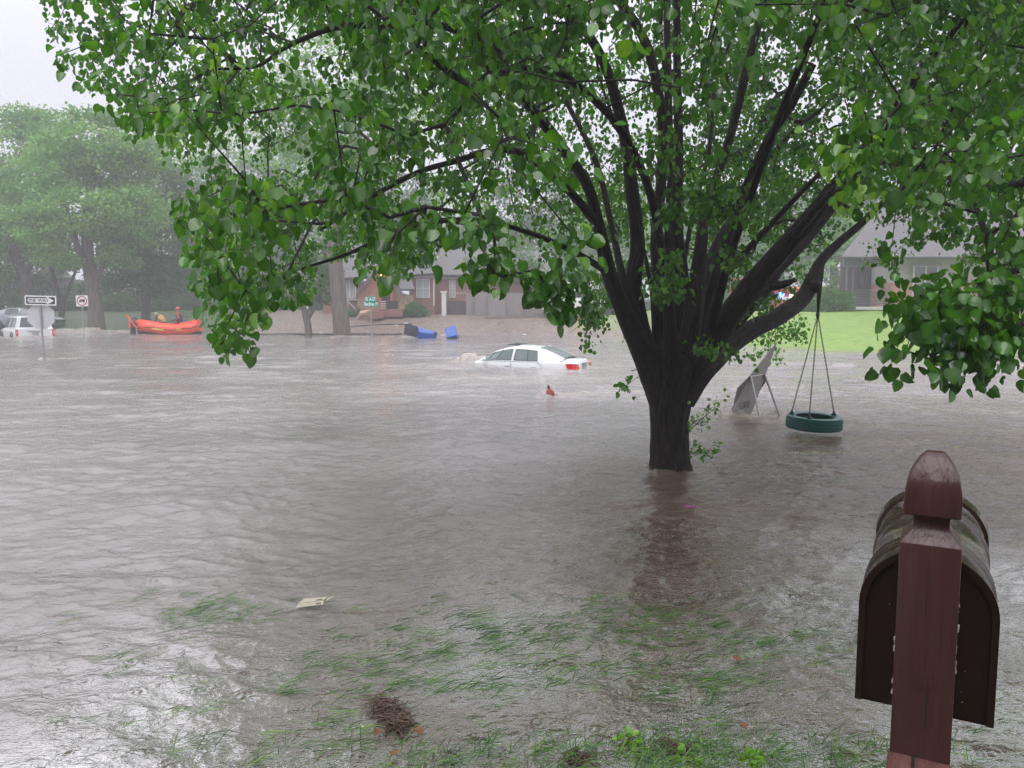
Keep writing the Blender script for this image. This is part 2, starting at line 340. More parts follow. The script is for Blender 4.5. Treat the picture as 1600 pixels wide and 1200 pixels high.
angs = np.concatenate([np.linspace(-math.pi, -R(50), 40, endpoint=False), np.linspace(-R(50), R(50), 300, endpoint=False), np.linspace(R(50), math.pi, 40, endpoint=False)])
X, Y = polar(np.concatenate([[.02], np.geomspace(.5, 150, 330)]), angs); Z = ter(X, Y)
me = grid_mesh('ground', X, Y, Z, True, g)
lawn = sstep(8.2, 9.6, X+vnoise(X, Y, .5, 7)*1.2)*sstep(-.02, .10, Z+.10*vnoise(X, Y, 1.1, 77)+.06*vnoise(X, Y, 4, 78))*(Y > 20)
lawn = np.maximum(lawn, sstep(3.0, 5, X+vnoise(X, Y, .8, 7)*2)*sstep(.25, .5, Z)*(Y > 20)*.55)
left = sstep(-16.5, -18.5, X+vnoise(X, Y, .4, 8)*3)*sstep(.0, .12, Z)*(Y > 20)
fattr(me, 'yard', sstep(16, 12, Y)); fattr(me, 'lawn', lawn); fattr(me, 'darkgrass', np.maximum(left, .8*sstep(-.08, .12, vnoise(X, Y, 2.2, 9)+.35*vnoise(X, Y, 9, 2))*(Y < 9)))
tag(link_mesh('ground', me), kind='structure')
# wakes: (x, y, radius, bump amplitude, wake length, foam)
def wk(px, py, r, amp, ln, fo, Y=None):
    p = PZ(px, py); return (p.x, p.y, r, amp, ln, fo)
WK = [wk(1048, 733, .20, .03, 2.6, .0), wk(744, 567, .42, .15, 1.0, 1.0), wk(830, 577, 2.4, .035, 2.5, .45), wk(860, 619, .17, .06, 3.2, .95),
      wk(68, 560, .09, .05, 1.2, .7), wk(138, 522, 1.2, .22, 3, 1.0), wk(210, 521, .5, .12, 2, .9), wk(1150, 650, .35, .055, 1.6, .7), wk(1186, 655, .25, .04, 1.6, .7), wk(1217, 646, .12, .03, 1.2, .5),
      wk(535, 527, .5, .07, 2, .4), wk(655, 526, .8, .05, 2, .3), wk(706, 524, .6, .05, 2, .3), wk(580, 531, .05, .03, 1, .3), wk(40, 530, 1.5, .06, 3, .5), wk(1575, 576, .5, .10, 1.5, .8), wk(1325, 571, .3, .04, 1, .5), wk(1095, 707, .12, .01, .8, .0)]
wang = np.concatenate([np.linspace(-math.pi, -R(46), 60, endpoint=False), np.linspace(-R(46), R(46), 900, endpoint=False), np.linspace(R(46), math.pi, 60, endpoint=False)])
rad = np.geomspace(1.0, 62, 950); X, Y = polar(rad, wang)
sp_ = np.sqrt(X*X+Y*Y)*.0044
Z = np.zeros_like(X); FO = np.zeros_like(X)
wx = X+.25*vnoise(X, Y, .8, 20); wy = Y+.25*vnoise(X, Y, .8, 21)
for i, (lam, amp) in enumerate([(.045, .0022), (.08, .0048), (.15, .0095), (.28, .015), (.55, .014), (1.1, .014), (2.4, .015), (6, .02)]):
    fade = sstep(1.8, 4.5, lam/sp_)
    ca, sa = math.cos(.5*(i % 3-1)), math.sin(.5*(i % 3-1)); u = wx*ca+wy*sa; w = -wx*sa+wy*ca
    nz = vnoise(u*1.0, w*1.75, 1/lam, 30+i); Z += amp*fade*(1-2*np.abs(nz)*1.6 if i in (1, 2, 3) else nz*2)*(.7 if i in (1, 2, 3) else 1)
# shelter near the bank calms the big waves
Z *= np.interp(Y, [1, 3, 6], [.45, .75, 1.0])
chan = sstep(14, 20, Y)*sstep(60, 30, Y)
Z += chan*((.06*vnoise(X*.5, Y*1.2, .55, 44)+.05*vnoise(X*.5, Y*1.3, 1.3, 45)))
for (x, y, r, a, ln, fo) in WK:
    dx = X-x; dy = Y-y; d = np.sqrt(dx*dx+dy*dy)
    ring = np.exp(-((d-r*1.25)/(r*.45+.03))**2)*np.where(dx < 0, 1, .35)
    half = r*1.1+.32*np.clip(dx, 0, None)
    vee = np.exp(-((np.abs(dy)-half)/(r*.35+.05+.05*np.clip(dx, 0, None)))**2)*(dx > -r)*np.exp(-np.clip(dx, 0, None)/ln)
    turb = np.exp(-(dy/(half+.01))**2)*(dx > 0)*np.exp(-dx.clip(0)/ln)
    Z += a*ring+a*.6*vee+a*1.2*turb*(vnoise(X, Y, 1.2/r if r < .5 else 3, 50)+.6*vnoise(X, Y, 3/r if r < .5 else 8, 51))
    FO = np.maximum(FO, fo*np.clip(ring*.9+vee*.75+turb*.55, 0, 1))
streak = sstep(.20, .34, vnoise(X*.16, Y*.8, 1.0, 60)+.4*vnoise(X, Y*2, 1.4, 61))*sstep(15, 22, Y)
FO = np.clip(np.maximum(FO, .45*streak), 0, 1)
dep = Z-ter(X, Y)
Zl = np.where(dep < -.05, -.06+ter(X, Y)*0, Z)
w_ = bpy.data.materials.new('flood water'); w_.use_nodes = True; n = w_.node_tree; b = n.nodes['Principled BSDF']
b.inputs['IOR'].default_value = 1.45; b.inputs['Roughness'].default_value = .07; b.inputs['Specular IOR Level'].default_value = .5
tcn = n.nodes.new('ShaderNodeTexCoord'); mp = n.nodes.new('ShaderNodeMapping'); mp.inputs['Scale'].default_value = (.7, 1.3, 1); n.links.new(tcn.outputs['Object'], mp.inputs[0])
def noise(s, d=4, r=.6):
    q = n.nodes.new('ShaderNodeTexNoise'); q.inputs['Scale'].default_value = s; q.inputs['Detail'].default_value = d; q.inputs['Roughness'].default_value = r; n.links.new(mp.outputs[0], q.inputs['Vector']); return q
def math_(op, a, bb=None):
    q = n.nodes.new('ShaderNodeMath'); q.operation = op
    for i, v in enumerate([a, bb]):
        if v is None: continue
        if hasattr(v, 'links') or hasattr(v, 'is_linked'): n.links.new(v, q.inputs[i])
        else: q.inputs[i].default_value = v
    return q.outputs[0]
n1 = noise(1.6, 6, .6); n2 = noise(9, 5, .62); n3 = noise(34, 3, .55)
vor = n.nodes.new('ShaderNodeTexVoronoi'); vor.feature = 'F1'; vor.inputs['Scale'].default_value = 8.5; n.links.new(tcn.outputs['Object'], vor.inputs['Vector'])
# rain pocks: narrow rings round random cell centres
rg = math_('MULTIPLY', vor.outputs['Distance'], 26.0); rg = math_('SINE', rg); fall = math_('SUBTRACT', .42, vor.outputs['Distance']); fall = math_('MAXIMUM', fall, 0.0); rg = math_('MULTIPLY', rg, fall)
hh = math_('ADD', math_('MULTIPLY', n1.outputs[0], .75), math_('MULTIPLY', n2.outputs[0], 1.05)); hh = math_('ADD', hh, math_('MULTIPLY', n3.outputs[0], .26)); hh = math_('ADD', hh, math_('MULTIPLY', rg, .34))
bu = n.nodes.new('ShaderNodeBump'); bu.inputs['Strength'].default_value = 1.0; refl_tone = n.nodes.new('ShaderNodeAttribute'); refl_tone.attribute_name = 'channel'
n.links.new(math_('SUBTRACT', .019, math_('MULTIPLY', refl_tone.outputs['Fac'], .006)), bu.inputs['Distance'])
n.links.new(hh, bu.inputs['Height']); n.links.new(bu.outputs[0], b.inputs['Normal'])
rp = n.nodes.new('ShaderNodeValToRGB'); rp.color_ramp.elements[0].position = .3; rp.color_ramp.elements[1].position = .72
rp.color_ramp.elements[0].color = (.235, .208, .206, 1); rp.color_ramp.elements[1].color = (.335, .303, .306, 1)  # paler grey paints the reflected open sky into the silty water
nlow = noise(.35, 4, .6); n.links.new(nlow.outputs[0], rp.inputs[0])
fa = n.nodes.new('ShaderNodeAttribute'); fa.attribute_name = 'foam'
fn = noise(7, 8, .75); fr = n.nodes.new('ShaderNodeValToRGB'); fr.color_ramp.elements[0].position = .40; fr.color_ramp.elements[1].position = .66; n.links.new(fn.outputs[0], fr.inputs[0])
fm = math_('MULTIPLY', math_('MULTIPLY', fa.outputs['Fac'], fr.outputs[0]), .9)
mc = n.nodes.new('ShaderNodeMix'); mc.data_type = 'RGBA'; n.links.new(fm, mc.inputs[0]); crown_refl_ramp = n.nodes.new('ShaderNodeValToRGB'); crown_refl_ramp.color_ramp.elements[0].position = .3; crown_refl_ramp.color_ramp.elements[1].position = .72
crown_refl_ramp.color_ramp.elements[0].color = (.066, .041, .030, 1); crown_refl_ramp.color_ramp.elements[1].color = (.135, .088, .066, 1); n.links.new(nlow.outputs[0], crown_refl_ramp.inputs[0])  # darker brown paints the crown's reflection and shade over the muddy shallows
mch = n.nodes.new('ShaderNodeMix'); mch.data_type = 'RGBA'; n.links.new(refl_tone.outputs['Fac'], mch.inputs[0]); n.links.new(crown_refl_ramp.outputs[0], mch.inputs[6]); n.links.new(rp.outputs[0], mch.inputs[7])
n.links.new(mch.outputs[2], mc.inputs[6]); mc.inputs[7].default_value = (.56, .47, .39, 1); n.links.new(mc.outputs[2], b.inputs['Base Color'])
n.links.new(math_('ADD', math_('MULTIPLY', fm, .5), .07), b.inputs['Roughness'])
n.links.new(math_('ADD', math_('MULTIPLY', refl_tone.outputs['Fac'], .13), 1.33), b.inputs['IOR'])
tu = n.nodes.new('ShaderNodeAttribute'); tu.attribute_name = 'turbid'
gl = n.nodes.new('ShaderNodeBsdfGlossy'); gl.inputs['Roughness'].default_value = .07; n.links.new(bu.outputs[0], gl.inputs['Normal']); gl.inputs['Color'].default_value = (1, 1, 1, 1)
tr = n.nodes.new('ShaderNodeBsdfTransparent'); tr.inputs[0].default_value = (.86, .76, .66, 1)
fr2 = n.nodes.new('ShaderNodeFresnel'); fr2.inputs['IOR'].default_value = 1.33; n.links.new(bu.outputs[0], fr2.inputs['Normal'])
ma = n.nodes.new('ShaderNodeMixShader'); n.links.new(fr2.outputs[0], ma.inputs[0]); n.links.new(tr.outputs[0], ma.inputs[1]); n.links.new(gl.outputs[0], ma.inputs[2])
mb_ = n.nodes.new('ShaderNodeMixShader'); n.links.new(tu.outputs['Fac'], mb_.inputs[0]); n.links.new(ma.outputs[0], mb_.inputs[1]); n.links.new(b.outputs[0], mb_.inputs[2])
n.links.new(mb_.outputs[0], n.nodes['Material Output'].inputs[0])
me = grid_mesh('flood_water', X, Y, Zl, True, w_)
fattr(me, 'foam', FO); fattr(me, 'channel', sstep(0, 7, Y+1.5*vnoise(X, Y, .3, 99)+.5*vnoise(X, Y, 1.1, 98)+.6-1.9*np.clip(X+2.0, 0, 4.8))); fattr(me, 'turbid', np.clip(1-np.exp(-np.clip(dep, 0, 3)*13.0), .15, 1))  # channel mask: low near the tree, where the crown's dark reflection is painted
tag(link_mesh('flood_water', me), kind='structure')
# water height sampler
def wz(x, y): return 0.0
# ------------------------------------------------------------------ foliage and trees
def leaf_arrays(pos, size, nrm, axis, kind='heart'):
    """pos n x 3, size n, nrm n x 3 (blade normal), axis n x 3 (base to tip) -> verts, faces (as arrays)"""
    axis = axis/np.linalg.norm(axis, axis=1, keepdims=True)
    nrm = nrm-axis*(nrm*axis).sum(1, keepdims=True); nrm /= np.linalg.norm(nrm, axis=1, keepdims=True)+1e-9
    side = np.cross(axis, nrm)
    if kind == 'heart':
        T = np.array([(0, .0, 0), (.30, -.02, .08), (.49, .22, .16), (.45, .55, .11), (.27, .84, .04), (0, 1.03, -.14), (-.27, .84, .04), (-.46, .55, .13), (-.50, .22, .13), (-.30, -.02, .08), (0, .45, -.05)])
        FS = [(0, 1, 2, 10), (10, 2, 3), (10, 3, 4), (10, 4, 5), (0, 10, 8, 9), (10, 7, 8), (10, 6, 7), (10, 5, 6)]
    else:
        T = np.array([(0, 0, 0), (.42, .5, .10), (0, 1, -.08), (-.42, .5, .10)]); FS = [(0, 1, 2), (0, 2, 3)]
    wv = RNG.uniform(.78, 1.12, len(pos))[:, None, None]; cv = RNG.uniform(-.6, 2.4, len(pos))[:, None, None]
    V = pos[:, None, :]+size[:, None, None]*(T[None, :, 0, None]*wv*side[:, None, :]+T[None, :, 1, None]*axis[:, None, :]+T[None, :, 2, None]*cv*nrm[:, None, :])
    return V, T.shape[0], FS
def foliage_mesh(name, pos, size, nrm, axis, tint, m, kind='heart', smooth=True):
    V, k, FS = leaf_arrays(pos, size, nrm, axis, kind); N = len(pos)
    me = bpy.data.meshes.new(name); me.vertices.add(N*k); me.vertices.foreach_set('co', V.reshape(-1).astype(np.float32))
    lens = np.tile([len(f) for f in FS], N).astype(np.int32); flat = np.array([i for f in FS for i in f])
    LV = (flat[None, :]+np.arange(N)[:, None]*k).ravel().astype(np.int32)
    me.loops.add(len(LV)); me.loops.foreach_set('vertex_index', LV); me.polygons.add(len(lens))
    me.polygons.foreach_set('loop_start', np.concatenate([[0], np.cumsum(lens)[:-1]]).astype(np.int32))
    try: me.polygons.foreach_set('loop_total', lens)
    except Exception: pass
    me.update(calc_edges=True)
    if smooth: me.polygons.foreach_set('use_smooth', [True]*len(lens))
    a = me.attributes.new('tint', 'FLOAT', 'POINT'); tv = np.repeat(tint, k).reshape(-1, k).astype(np.float32)
    if kind == 'heart': tv[:, [0, 5, 10]] += .16; tv[:, [2, 3, 7, 8]] -= .05
    a.data.foreach_set('value', np.ascontiguousarray(tv.ravel())); me.materials.append(m); return me
def rnd(n, s=1.0): return RNG.normal(0, s, (n, 3))
class Skel:
    def __init__(s): s.p = []; s.par = []; s.len = []; s.main = []
    def add(s, p, par, main=False):
        s.p.append(np.array(p, float)); s.par.append(par); s.len.append(0 if par < 0 else s.len[par]+np.linalg.norm(s.p[-1]-s.p[par])); s.main.append(main); return len(s.p)-1
def grow(sk, attr, seglen=.25, wl=.25, order=None, jit=.1):
    """connect each attractor to the cheapest skeleton node, nearest first"""
    attr = np.asarray(attr); P0 = np.array(sk.p); d0 = np.array([np.min(np.linalg.norm(P0-a, axis=1)) for a in attr]); idx = np.argsort(d0)
    cap = len(sk.p)+len(attr)*8; A = np.zeros((cap, 3)); L = np.zeros(cap); n = len(sk.p); A[:n] = P0; L[:n] = sk.len; ends = []
    for i in idx:
        a = attr[i]; d = np.linalg.norm(A[:n]-a, axis=1); c = d+wl*L[:n]; j = int(np.argmin(c)); seg = max(1, min(7, int(d[j]/seglen)))
        prev = j; p0 = A[j].copy()
        for q in range(1, seg+1):
            t = q/seg; pt = p0*(1-t)+a*t+(RNG.normal(0, jit*seglen, 3) if q < seg else 0); pt = pt+np.array([0, 0, .12*d[j]*math.sin(math.pi*t)])
            prev = sk.add(pt, prev); A[n] = pt; L[n] = sk.len[-1]; n += 1
        ends.append(prev)
    return ends
def radii(sk, tip=.004, ex=2.3):
    n = len(sk.p); acc = np.zeros(n); ch = np.zeros(n, int)
    for i in range(n-1, -1, -1):
        if acc[i] == 0: acc[i] = tip**ex
        if sk.par[i] >= 0: acc[sk.par[i]] += acc[i]
    return acc**(1/ex)
def skel_tubes(mb, sk, rr, sel, nside=lambda r: 5):
    """chains through the selected nodes"""
    n = len(sk.p); kids = [[] for _ in range(n)]
    for i in range(n):
        if sk.par[i] >= 0 and sel[i]: kids[sk.par[i]].append(i)
    for i in range(n): kids[i].sort(key=lambda q: -rr[q])
    starts = []
    for i in range(n):
        if not sel[i]: starts += kids[i]
        else:
            starts += kids[i][1:]
            if sk.par[i] < 0: starts.append(i)
    for s0 in starts:
        ch = [s0]
        while kids[ch[-1]]: ch.append(kids[ch[-1]][0])
        pts = [sk.p[i] for i in ch]; r = [rr[i] for i in ch]
        if sk.par[s0] >= 0: pts = [sk.p[sk.par[s0]]]+pts; r = [r[0]]+r
        if len(pts) < 2: continue
        r[-1] *= .5
        mb.tube(pts, r, nside(r[0]), caps=False)
def smooth_path(pts, rad, step=.12):
    """Catmull-Rom resampling of a control polyline (world points) with radii"""
    P_ = [np.array(p, float) for p in pts]; Q = [2*P_[0]-P_[1]]+P_+[2*P_[-1]-P_[-2]]; out = []; ro = []
    for i in range(len(P_)-1):
        a, b_, c, d = Q[i:i+4]; n = max(1, int(np.linalg.norm(c-b_)/step))
        for k in range(n):
            t = k/n; out.append(.5*((2*b_)+(-a+c)*t+(2*a-5*b_+4*c-d)*t*t+(-a+3*b_-3*c+d)*t**3)); ro.append(rad[i]*(1-t)+rad[i+1]*t)
    out.append(P_[-1]); ro.append(rad[-1]); return out, ro
def bark_tube(mb, pts, rad, n=20, amp=.06, flare=0):
    """tube with furrowed, slightly knotty bark relief"""
    m0 = len(mb.v); mb.tube(pts, rad, n, caps=True); ph = random.random()*50
    for i, p in enumerate(pts):
        p = np.array(p); ln_ = (ln_+float(np.linalg.norm(p-np.array(pts[i-1])))) if i else 0.0
        for k in range(n):
            v = np.array(mb.v[m0+i*n+k]); a = 2*math.pi*k/n; d = v-p
            q = 1+amp*(2*float(vnoise(math.cos(a)*3+ph, math.sin(a)*3+i*.10, 1.6, 70))+1.2*float(vnoise(math.cos(a)*6+ph, math.sin(a)*6+i*.16, 1.6, 71)))+amp*1.5*float(vnoise(i*.12+ph, a*.3, 1, 72))
            mb.v[m0+i*n+k] = tuple(p+d*q); rr0 = max(.03, float(np.linalg.norm(d)))*38; mb.bco[m0+i*n+k] = (math.cos(a)*rr0+ph, math.sin(a)*rr0, ln_*5.0)
# ---------------- the big pear tree
TY = 7.6; base = PZ(1048, 733)
TB = Vector((base.x, base.y, -.45)); TY = base.y
tree = thing('pear_tree', 'big spreading pear tree with wet black trunk and swing, standing in the flood', 'tree', TB)
def px_path(lst):          # (px, py, Y, width px) -> world points, radii
    return [P(a, b_, Yv) for a, b_, Yv, w in lst], [w/2*Yv/F for a, b_, Yv, w in lst]
mbt = MB(); tp, tr_ = px_path([(1050, 800, TY, 76), (1049, 740, TY, 68), (1048, 725, TY, 63), (1047, 700, TY, 60), (1046, 660, TY, 59), (1047, 625, TY, 66), (1048, 600, TY, 80), (1050, 575, TY, 88), (1052, 548, TY, 56), (1054, 525, TY, 16)])
tp, tr_ = smooth_path(tp, tr_, .03); bark_tube(mbt, tp, tr_, 96, .06)
obj('trunk', mbt, M['bark_wet'], tree, True, True, angle=180)
a0 = TY
LIMBS = [
 [(1040, 640, a0, 50), (1022, 590, a0-.05, 50), (1000, 540, a0-.1, 42), (972, 480, a0-.2, 34), (950, 420, a0-.3, 30), (935, 350, a0-.5, 25), (918, 290, a0-.7, 23), (885, 240, a0-.9, 22), (850, 193, a0-1.1, 22), (805, 140, a0-1.3, 20), (765, 85, a0-1.5, 17), (690, 40, a0-1.8, 15), (600, 40, a0-2.0, 13), (525, 43, a0-2.2, 12), (450, 72, a0-2.4, 9), (400, 104, a0-2.5, 7), (330, 108, a0-2.6, 5)],
 [(1045, 620, a0+.05, 40), (1015, 560, a0+.1, 36), (998, 500, a0+.1, 34), (990, 440, a0, 32), (996, 380, a0, 30), (988, 300, a0-.1, 27), (975, 210, a0-.2, 24), (952, 120, a0-.3, 20), (920, 55, a0-.4, 19), (887, 20, a0-.5, 18), (860, -60, a0-.6, 16), (830, -160, a0-.7, 12)],
 [(1045, 600, a0+.15, 46), (1035, 540, a0+.2, 34), (1032, 460, a0+.2, 27), (1025, 380, a0+.2, 24), (1033, 280, a0+.3, 22), (1035, 190, a0+.3, 20), (1018, 95, a0+.3, 20), (998, 45, a0+.3, 19), (965, -5, a0+.3, 19), (930, -90, a0+.3, 16), (900, -200, a0+.3, 10)],
 [(1055, 600, a0, 46), (1056, 520, a0, 36), (1064, 440, a0-.05, 32), (1057, 350, a0-.1, 25), (1060, 240, a0-.1, 20), (1058, 110, a0-.1, 17), (1058, 0, a0-.1, 15), (1062, -120, a0-.1, 12), (1070, -230, a0-.1, 8)],
 [(1058, 560, a0+.3, 30), (1046, 440, a0+.4, 20), (1050, 330, a0+.5, 17), (1046, 200, a0+.6, 15), (1043, 80, a0+.7, 14), (1041, -20, a0+.8, 13), (1036, -150, a0+.9, 9)],
 [(1060, 600, a0-.05, 50), (1078, 520, a0-.1, 38), (1088, 450, a0-.1, 34), (1096, 380, a0-.1, 26), (1103, 320, a0, 20), (1128, 255, a0, 18), (1150, 180, a0, 17), (1166, 110, a0, 17), (1182, 50, a0, 16), (1200, -20, a0, 14), (1225, -120, a0, 10)],
 [(1060, 620, a0, 55), (1095, 560, a0-.15, 46), (1135, 500, a0-.3, 45), (1185, 432, a0-.5, 43), (1240, 370, a0-.7, 38), (1295, 305, a0-.9, 34), (1345, 245, a0-1.1, 31), (1382, 192, a0-1.3, 28), (1425, 130, a0-1.5, 24), (1475, 70, a0-1.7, 20), (1540, 0, a0-1.9, 15), (1620, -90, a0-2.1, 10)],
 [(1062, 620, a0+.1, 60), (1092, 580, a0+.2, 52), (1130, 545, a0+.45, 42), (1175, 515, a0+.75, 36), (1220, 492, a0+1.05, 33), (1255, 465, a0+1.4, 31), (1270, 436, a0+1.5, 26), (1283, 408, a0+1.6, 20), (1310, 380, a0+1.7, 18), (1345, 350, a0+1.8, 15), (1385, 312, a0+1.9, 12), (1430, 280, a0+2.0, 11), (1490, 230, a0+2.1, 8)],
 [(1070, 600, a0+.3, 40), (1110, 545, a0+.5, 30), (1152, 500, a0+.6, 26), (1195, 452, a0+.7, 27), (1218, 420, a0+.7, 22), (1262, 372, a0+.8, 21), (1308, 315, a0+.8, 19), (1355, 262, a0+.8, 17), (1392, 225, a0+.8, 14), (1450, 160, a0+.9, 11), (1520, 90, a0+1, 8)],
 [(1066, 580, a0+.5, 30), (1096, 500, a0+.8, 20), (1112, 420, a0+1, 16), (1145, 340, a0+1.2, 13), (1190, 262, a0+1.4, 11), (1240, 205, a0+1.6, 8), (1290, 165, a0+1.8, 6)],
 [(1078, 540, a0+.3, 24), (1100, 470, a0+.3, 18), (1150, 410, a0+.2, 15), (1205, 350, a0, 13), (1262, 290, a0-.2, 10), (1330, 225, a0-.5, 8), (1400, 170, a0-.8, 6)],
 [(1064, 560, a0+.4, 26), (1084, 470, a0+.7, 17), (1124, 370, a0+.9, 13), (1172, 300, a0+1.0, 11), (1215, 200, a0+1.1, 9), (1250, 90, a0+1.2, 9), (1275, 0, a0+1.2, 7)],
 [(1270, 100, a0-.6, 17), (1235, 165, a0-.4, 20), (1205, 210, a0-.2, 18), (1165, 290, a0, 15), (1135, 380, a0+.1, 15), (1105, 470, a0+.2, 20), (1080, 560, a0+.2, 30)][::-1],
 [(1030, 590, a0-.1, 30), (1005, 520, a0-.1, 24), (975, 440, a0-.1, 16), (955, 350, a0+.2, 13), (930, 250, a0+.5, 12), (880, 150, a0+.9, 10), (830, 60, a0+1.2, 9), (800, -40, a0+1.4, 8)],
 # limbs reaching to the near side, towards the yard
 [(1050, 590, a0-.1, 40), (1046, 500, a0-.5, 24), (1035, 400, a0-.9, 18), (1012, 290, a0-1.5, 17), (960, 190, a0-2.0, 17), (880, 118, a0-2.5, 16), (835, 112, a0-2.9, 14), (800, 106, a0-3.1, 12), (740, 150, a0-3.5, 9), (690, 200, a0-3.8, 6)],
 [(935, 352, a0-.5, 20), (880, 290, a0-1.0, 17), (800, 235, a0-1.5, 14), (700, 255, a0-1.9, 12), (640, 275, a0-2.1, 11), (560, 320, a0-2.3, 9), (500, 360, a0-2.4, 6)],
 [(950, 425, a0-.3, 15), (880, 385, a0-.6, 12), (780, 350, a0-.9, 10), (680, 345, a0-1.2, 11), (600, 372, a0-1.5, 10), (540, 398, a0-1.7, 8), (470, 420, a0-1.9, 5)],
 [(1240, 370, a0-.7, 20), (1300, 300, a0-1.6, 18), (1370, 260, a0-2.4, 17), (1450, 260, a0-3.1, 16), (1510, 300, a0-3.5, 13), (1540, 370, a0-3.8, 9), (1545, 440, a0-3.9, 6)],
 [(1110, 520, a0-.3, 22), (1135, 420, a0-1.0, 16), (1172, 310, a0-1.7, 15), (1215, 190, a0-2.3, 14), (1262, 70, a0-2.8, 13), (1310, -50, a0-3.3, 10)],
]
sk = Skel(); tips = []
for k in range(3):
    e_x = 900+k*150+random.uniform(-20, 20); dY = random.uniform(-.9, 1.6); s_x = 1050+(e_x-1100)*.10; w0 = random.uniform(11, 17); path = []
    for t in np.linspace(0, 1, 7):
        path.append((s_x+(e_x-s_x)*t**1.5+random.uniform(-17, 17)*t, 560-640*t, a0+.1+dY*t, w0*(1-.68*t)+(10 if t == 0 else 0)))
    LIMBS.append(path)
NM = 19
for i, L in enumerate(LIMBS):
    L = [(a, b_, Yv, w*(.88 if i < NM else .8)*(np.interp(b_, [380, 560], [.84, 1]))) for a, b_, Yv, w in L]
    pts, rd = px_path(L); pts, rd = smooth_path(pts, rd, .05); mb = MB(); bark_tube(mb, pts, rd, 26 if rd[0] > .1 else 14, .05)
    if i == 7: mb.ball(P(1270, 448, TY+1.45), .105, 14, 10, (1, 1, .8), .12)
    if i == 8:
        q, w = smooth_path([P(1200, 448, TY+.7), P(1222, 445, TY+.6), P(1243, 437, TY+.5)], [.055, .042, .022], .05); bark_tube(mb, q, w, 12, .08)
    obj('branch', mb, M['bark_wet'], tree, True, True, angle=180)
    prev = -1
    for j in range(0, len(pts), 4):
        if len(sk.p) and prev < 0: prev = 0
        prev = sk.add(pts[j], prev, True)
for i in range(len(sk.p)): sk.len[i] = 0.0
# attractors: an umbrella crown, drooping at the rim
YBX = [-300, 60, 80, 120, 180, 200, 240, 262, 300, 330, 345, 390, 402, 425, 450, 475, 490, 510, 540, 560, 590, 605, 620, 650, 690, 715, 728, 740, 790, 800, 825, 870, 900, 906, 925, 945, 1000, 1010, 1080, 1100, 1200, 1338, 1345, 1385, 1420, 1470, 1500, 1590, 1700, 2200]
YBY = [-200, -60, 95, 130, 165, 212, 190, 262, 470, 500, 545, 545, 500, 470, 470, 480, 450, 425, 395, 425, 428, 428, 430, 425, 400, 375, 440, 440, 440, 405, 440, 490, 485, 400, 380, 330, 300, 420, 425, 300, 300, 380, 460, 480, 530, 570, 575, 575, 560, 600]
def ctr(n):
    out = []; Cx, Cy = 1.3, TY
    while len(out) < n:
        m_ = 4000; th = RNG.random(m_)*2*math.pi; rr_ = np.sqrt(RNG.random(m_))*5.25; x = Cx+rr_*np.cos(th)*1.06; y = Cy+rr_*np.sin(th)
        x = x+.4*np.sin(th*5+1); z = RNG.random(m_)*8.2+1.2
        zlow = np.interp(rr_, [0, 1.2, 2.5, 3.8, 4.6, 5.3], [3.9, 3.6, 2.9, 2.1, 1.5, 1.35])+.5*vnoise(x, y, .7, 80)-.95*sstep(1.5, 2.6, x)*sstep(6.5, 5, y)*(rr_ > 2); ztop = 9.2*np.sqrt(np.clip(1-(rr_/5.8)**2, 0, 1))
        ok = (z > zlow) & (z < ztop)
        p = np.stack([x, y, z], 1); px, py, dp = proj(p); fr_ = (px > -250) & (px < 1850) & (py > -160)
        yb = np.interp(px, YBX, YBY); far = y > TY+1.2
        core = (px > 905) & (px < 1335)
        ybf = np.interp(px, [870, 890, 920, 950, 1000, 1090, 1150, 1240, 1260, 1330], [380, 500, 515, 490, 440, 440, 500, 470, 400, 400])
        lim = np.where(far & (px > 870) & (px < 1335), ybf, yb)
        ok &= ~(fr_ & (py > lim-6))
        # front of the crown is open around the limbs
        pr = np.where((px > 520) & (px < 1300) & (py < 230) & (py > -120), .82, 1.0); pr = np.where(core & ~far & (py > 150), .16, pr); pr = np.where(core & ~far & (py > 0) & (py <= 150), .34, pr)
        hole = (px > 195) & (px < 330) & (py > 165) & (py < 300); pr = np.where(hole & (py > np.interp(px, [195, 240, 262, 330], [200, 190, 262, 225])), 0.0, pr)
        hole2 = ((px-400)/95)**2+((py-225)/50)**2 < 1; pr = np.where(hole2, pr*.22, pr)
        hole3 = ((px-470)/60)**2+((py-110)/40)**2 < 1; pr = np.where(hole3, pr*.3, pr)
        hole4 = ((px-1405)/92)**2+((py-447)/42)**2 < 1; hole5 = (px > 1290) & (px < 1350) & (py > 350); pr = np.where((hole4 | hole5) & (y < 12), pr*.04, pr); pr = np.where((px > 1330) & (px < 1700) & (py > 180), pr*.75, pr)
        pr = np.where((px < 560) & (py > 280), pr*.72, pr); pr = np.where((px > 1330) & (py > 200), pr*.7, pr); pr = np.where(fr_, pr*.92, .62)
        inner = np.clip(rr_/3.0, .35, 1); pr = pr*inner
        cl = vnoise(x*1.0+z*.7, y+z*.9, 1.1, 81)+.5*vnoise(x, z*1.3+y, 2.4, 82); pr = pr*sstep(-.22, .10, cl); pr = np.where((px < 520) & (py < 300) & (px > 0), pr*.7, pr)
        pr = pr*np.where(dp < 2.7, 0, 1)
        ok &= RNG.random(m_) < pr
        out += list(p[ok])
    return np.array(out[:n])
AT = ctr(6900)
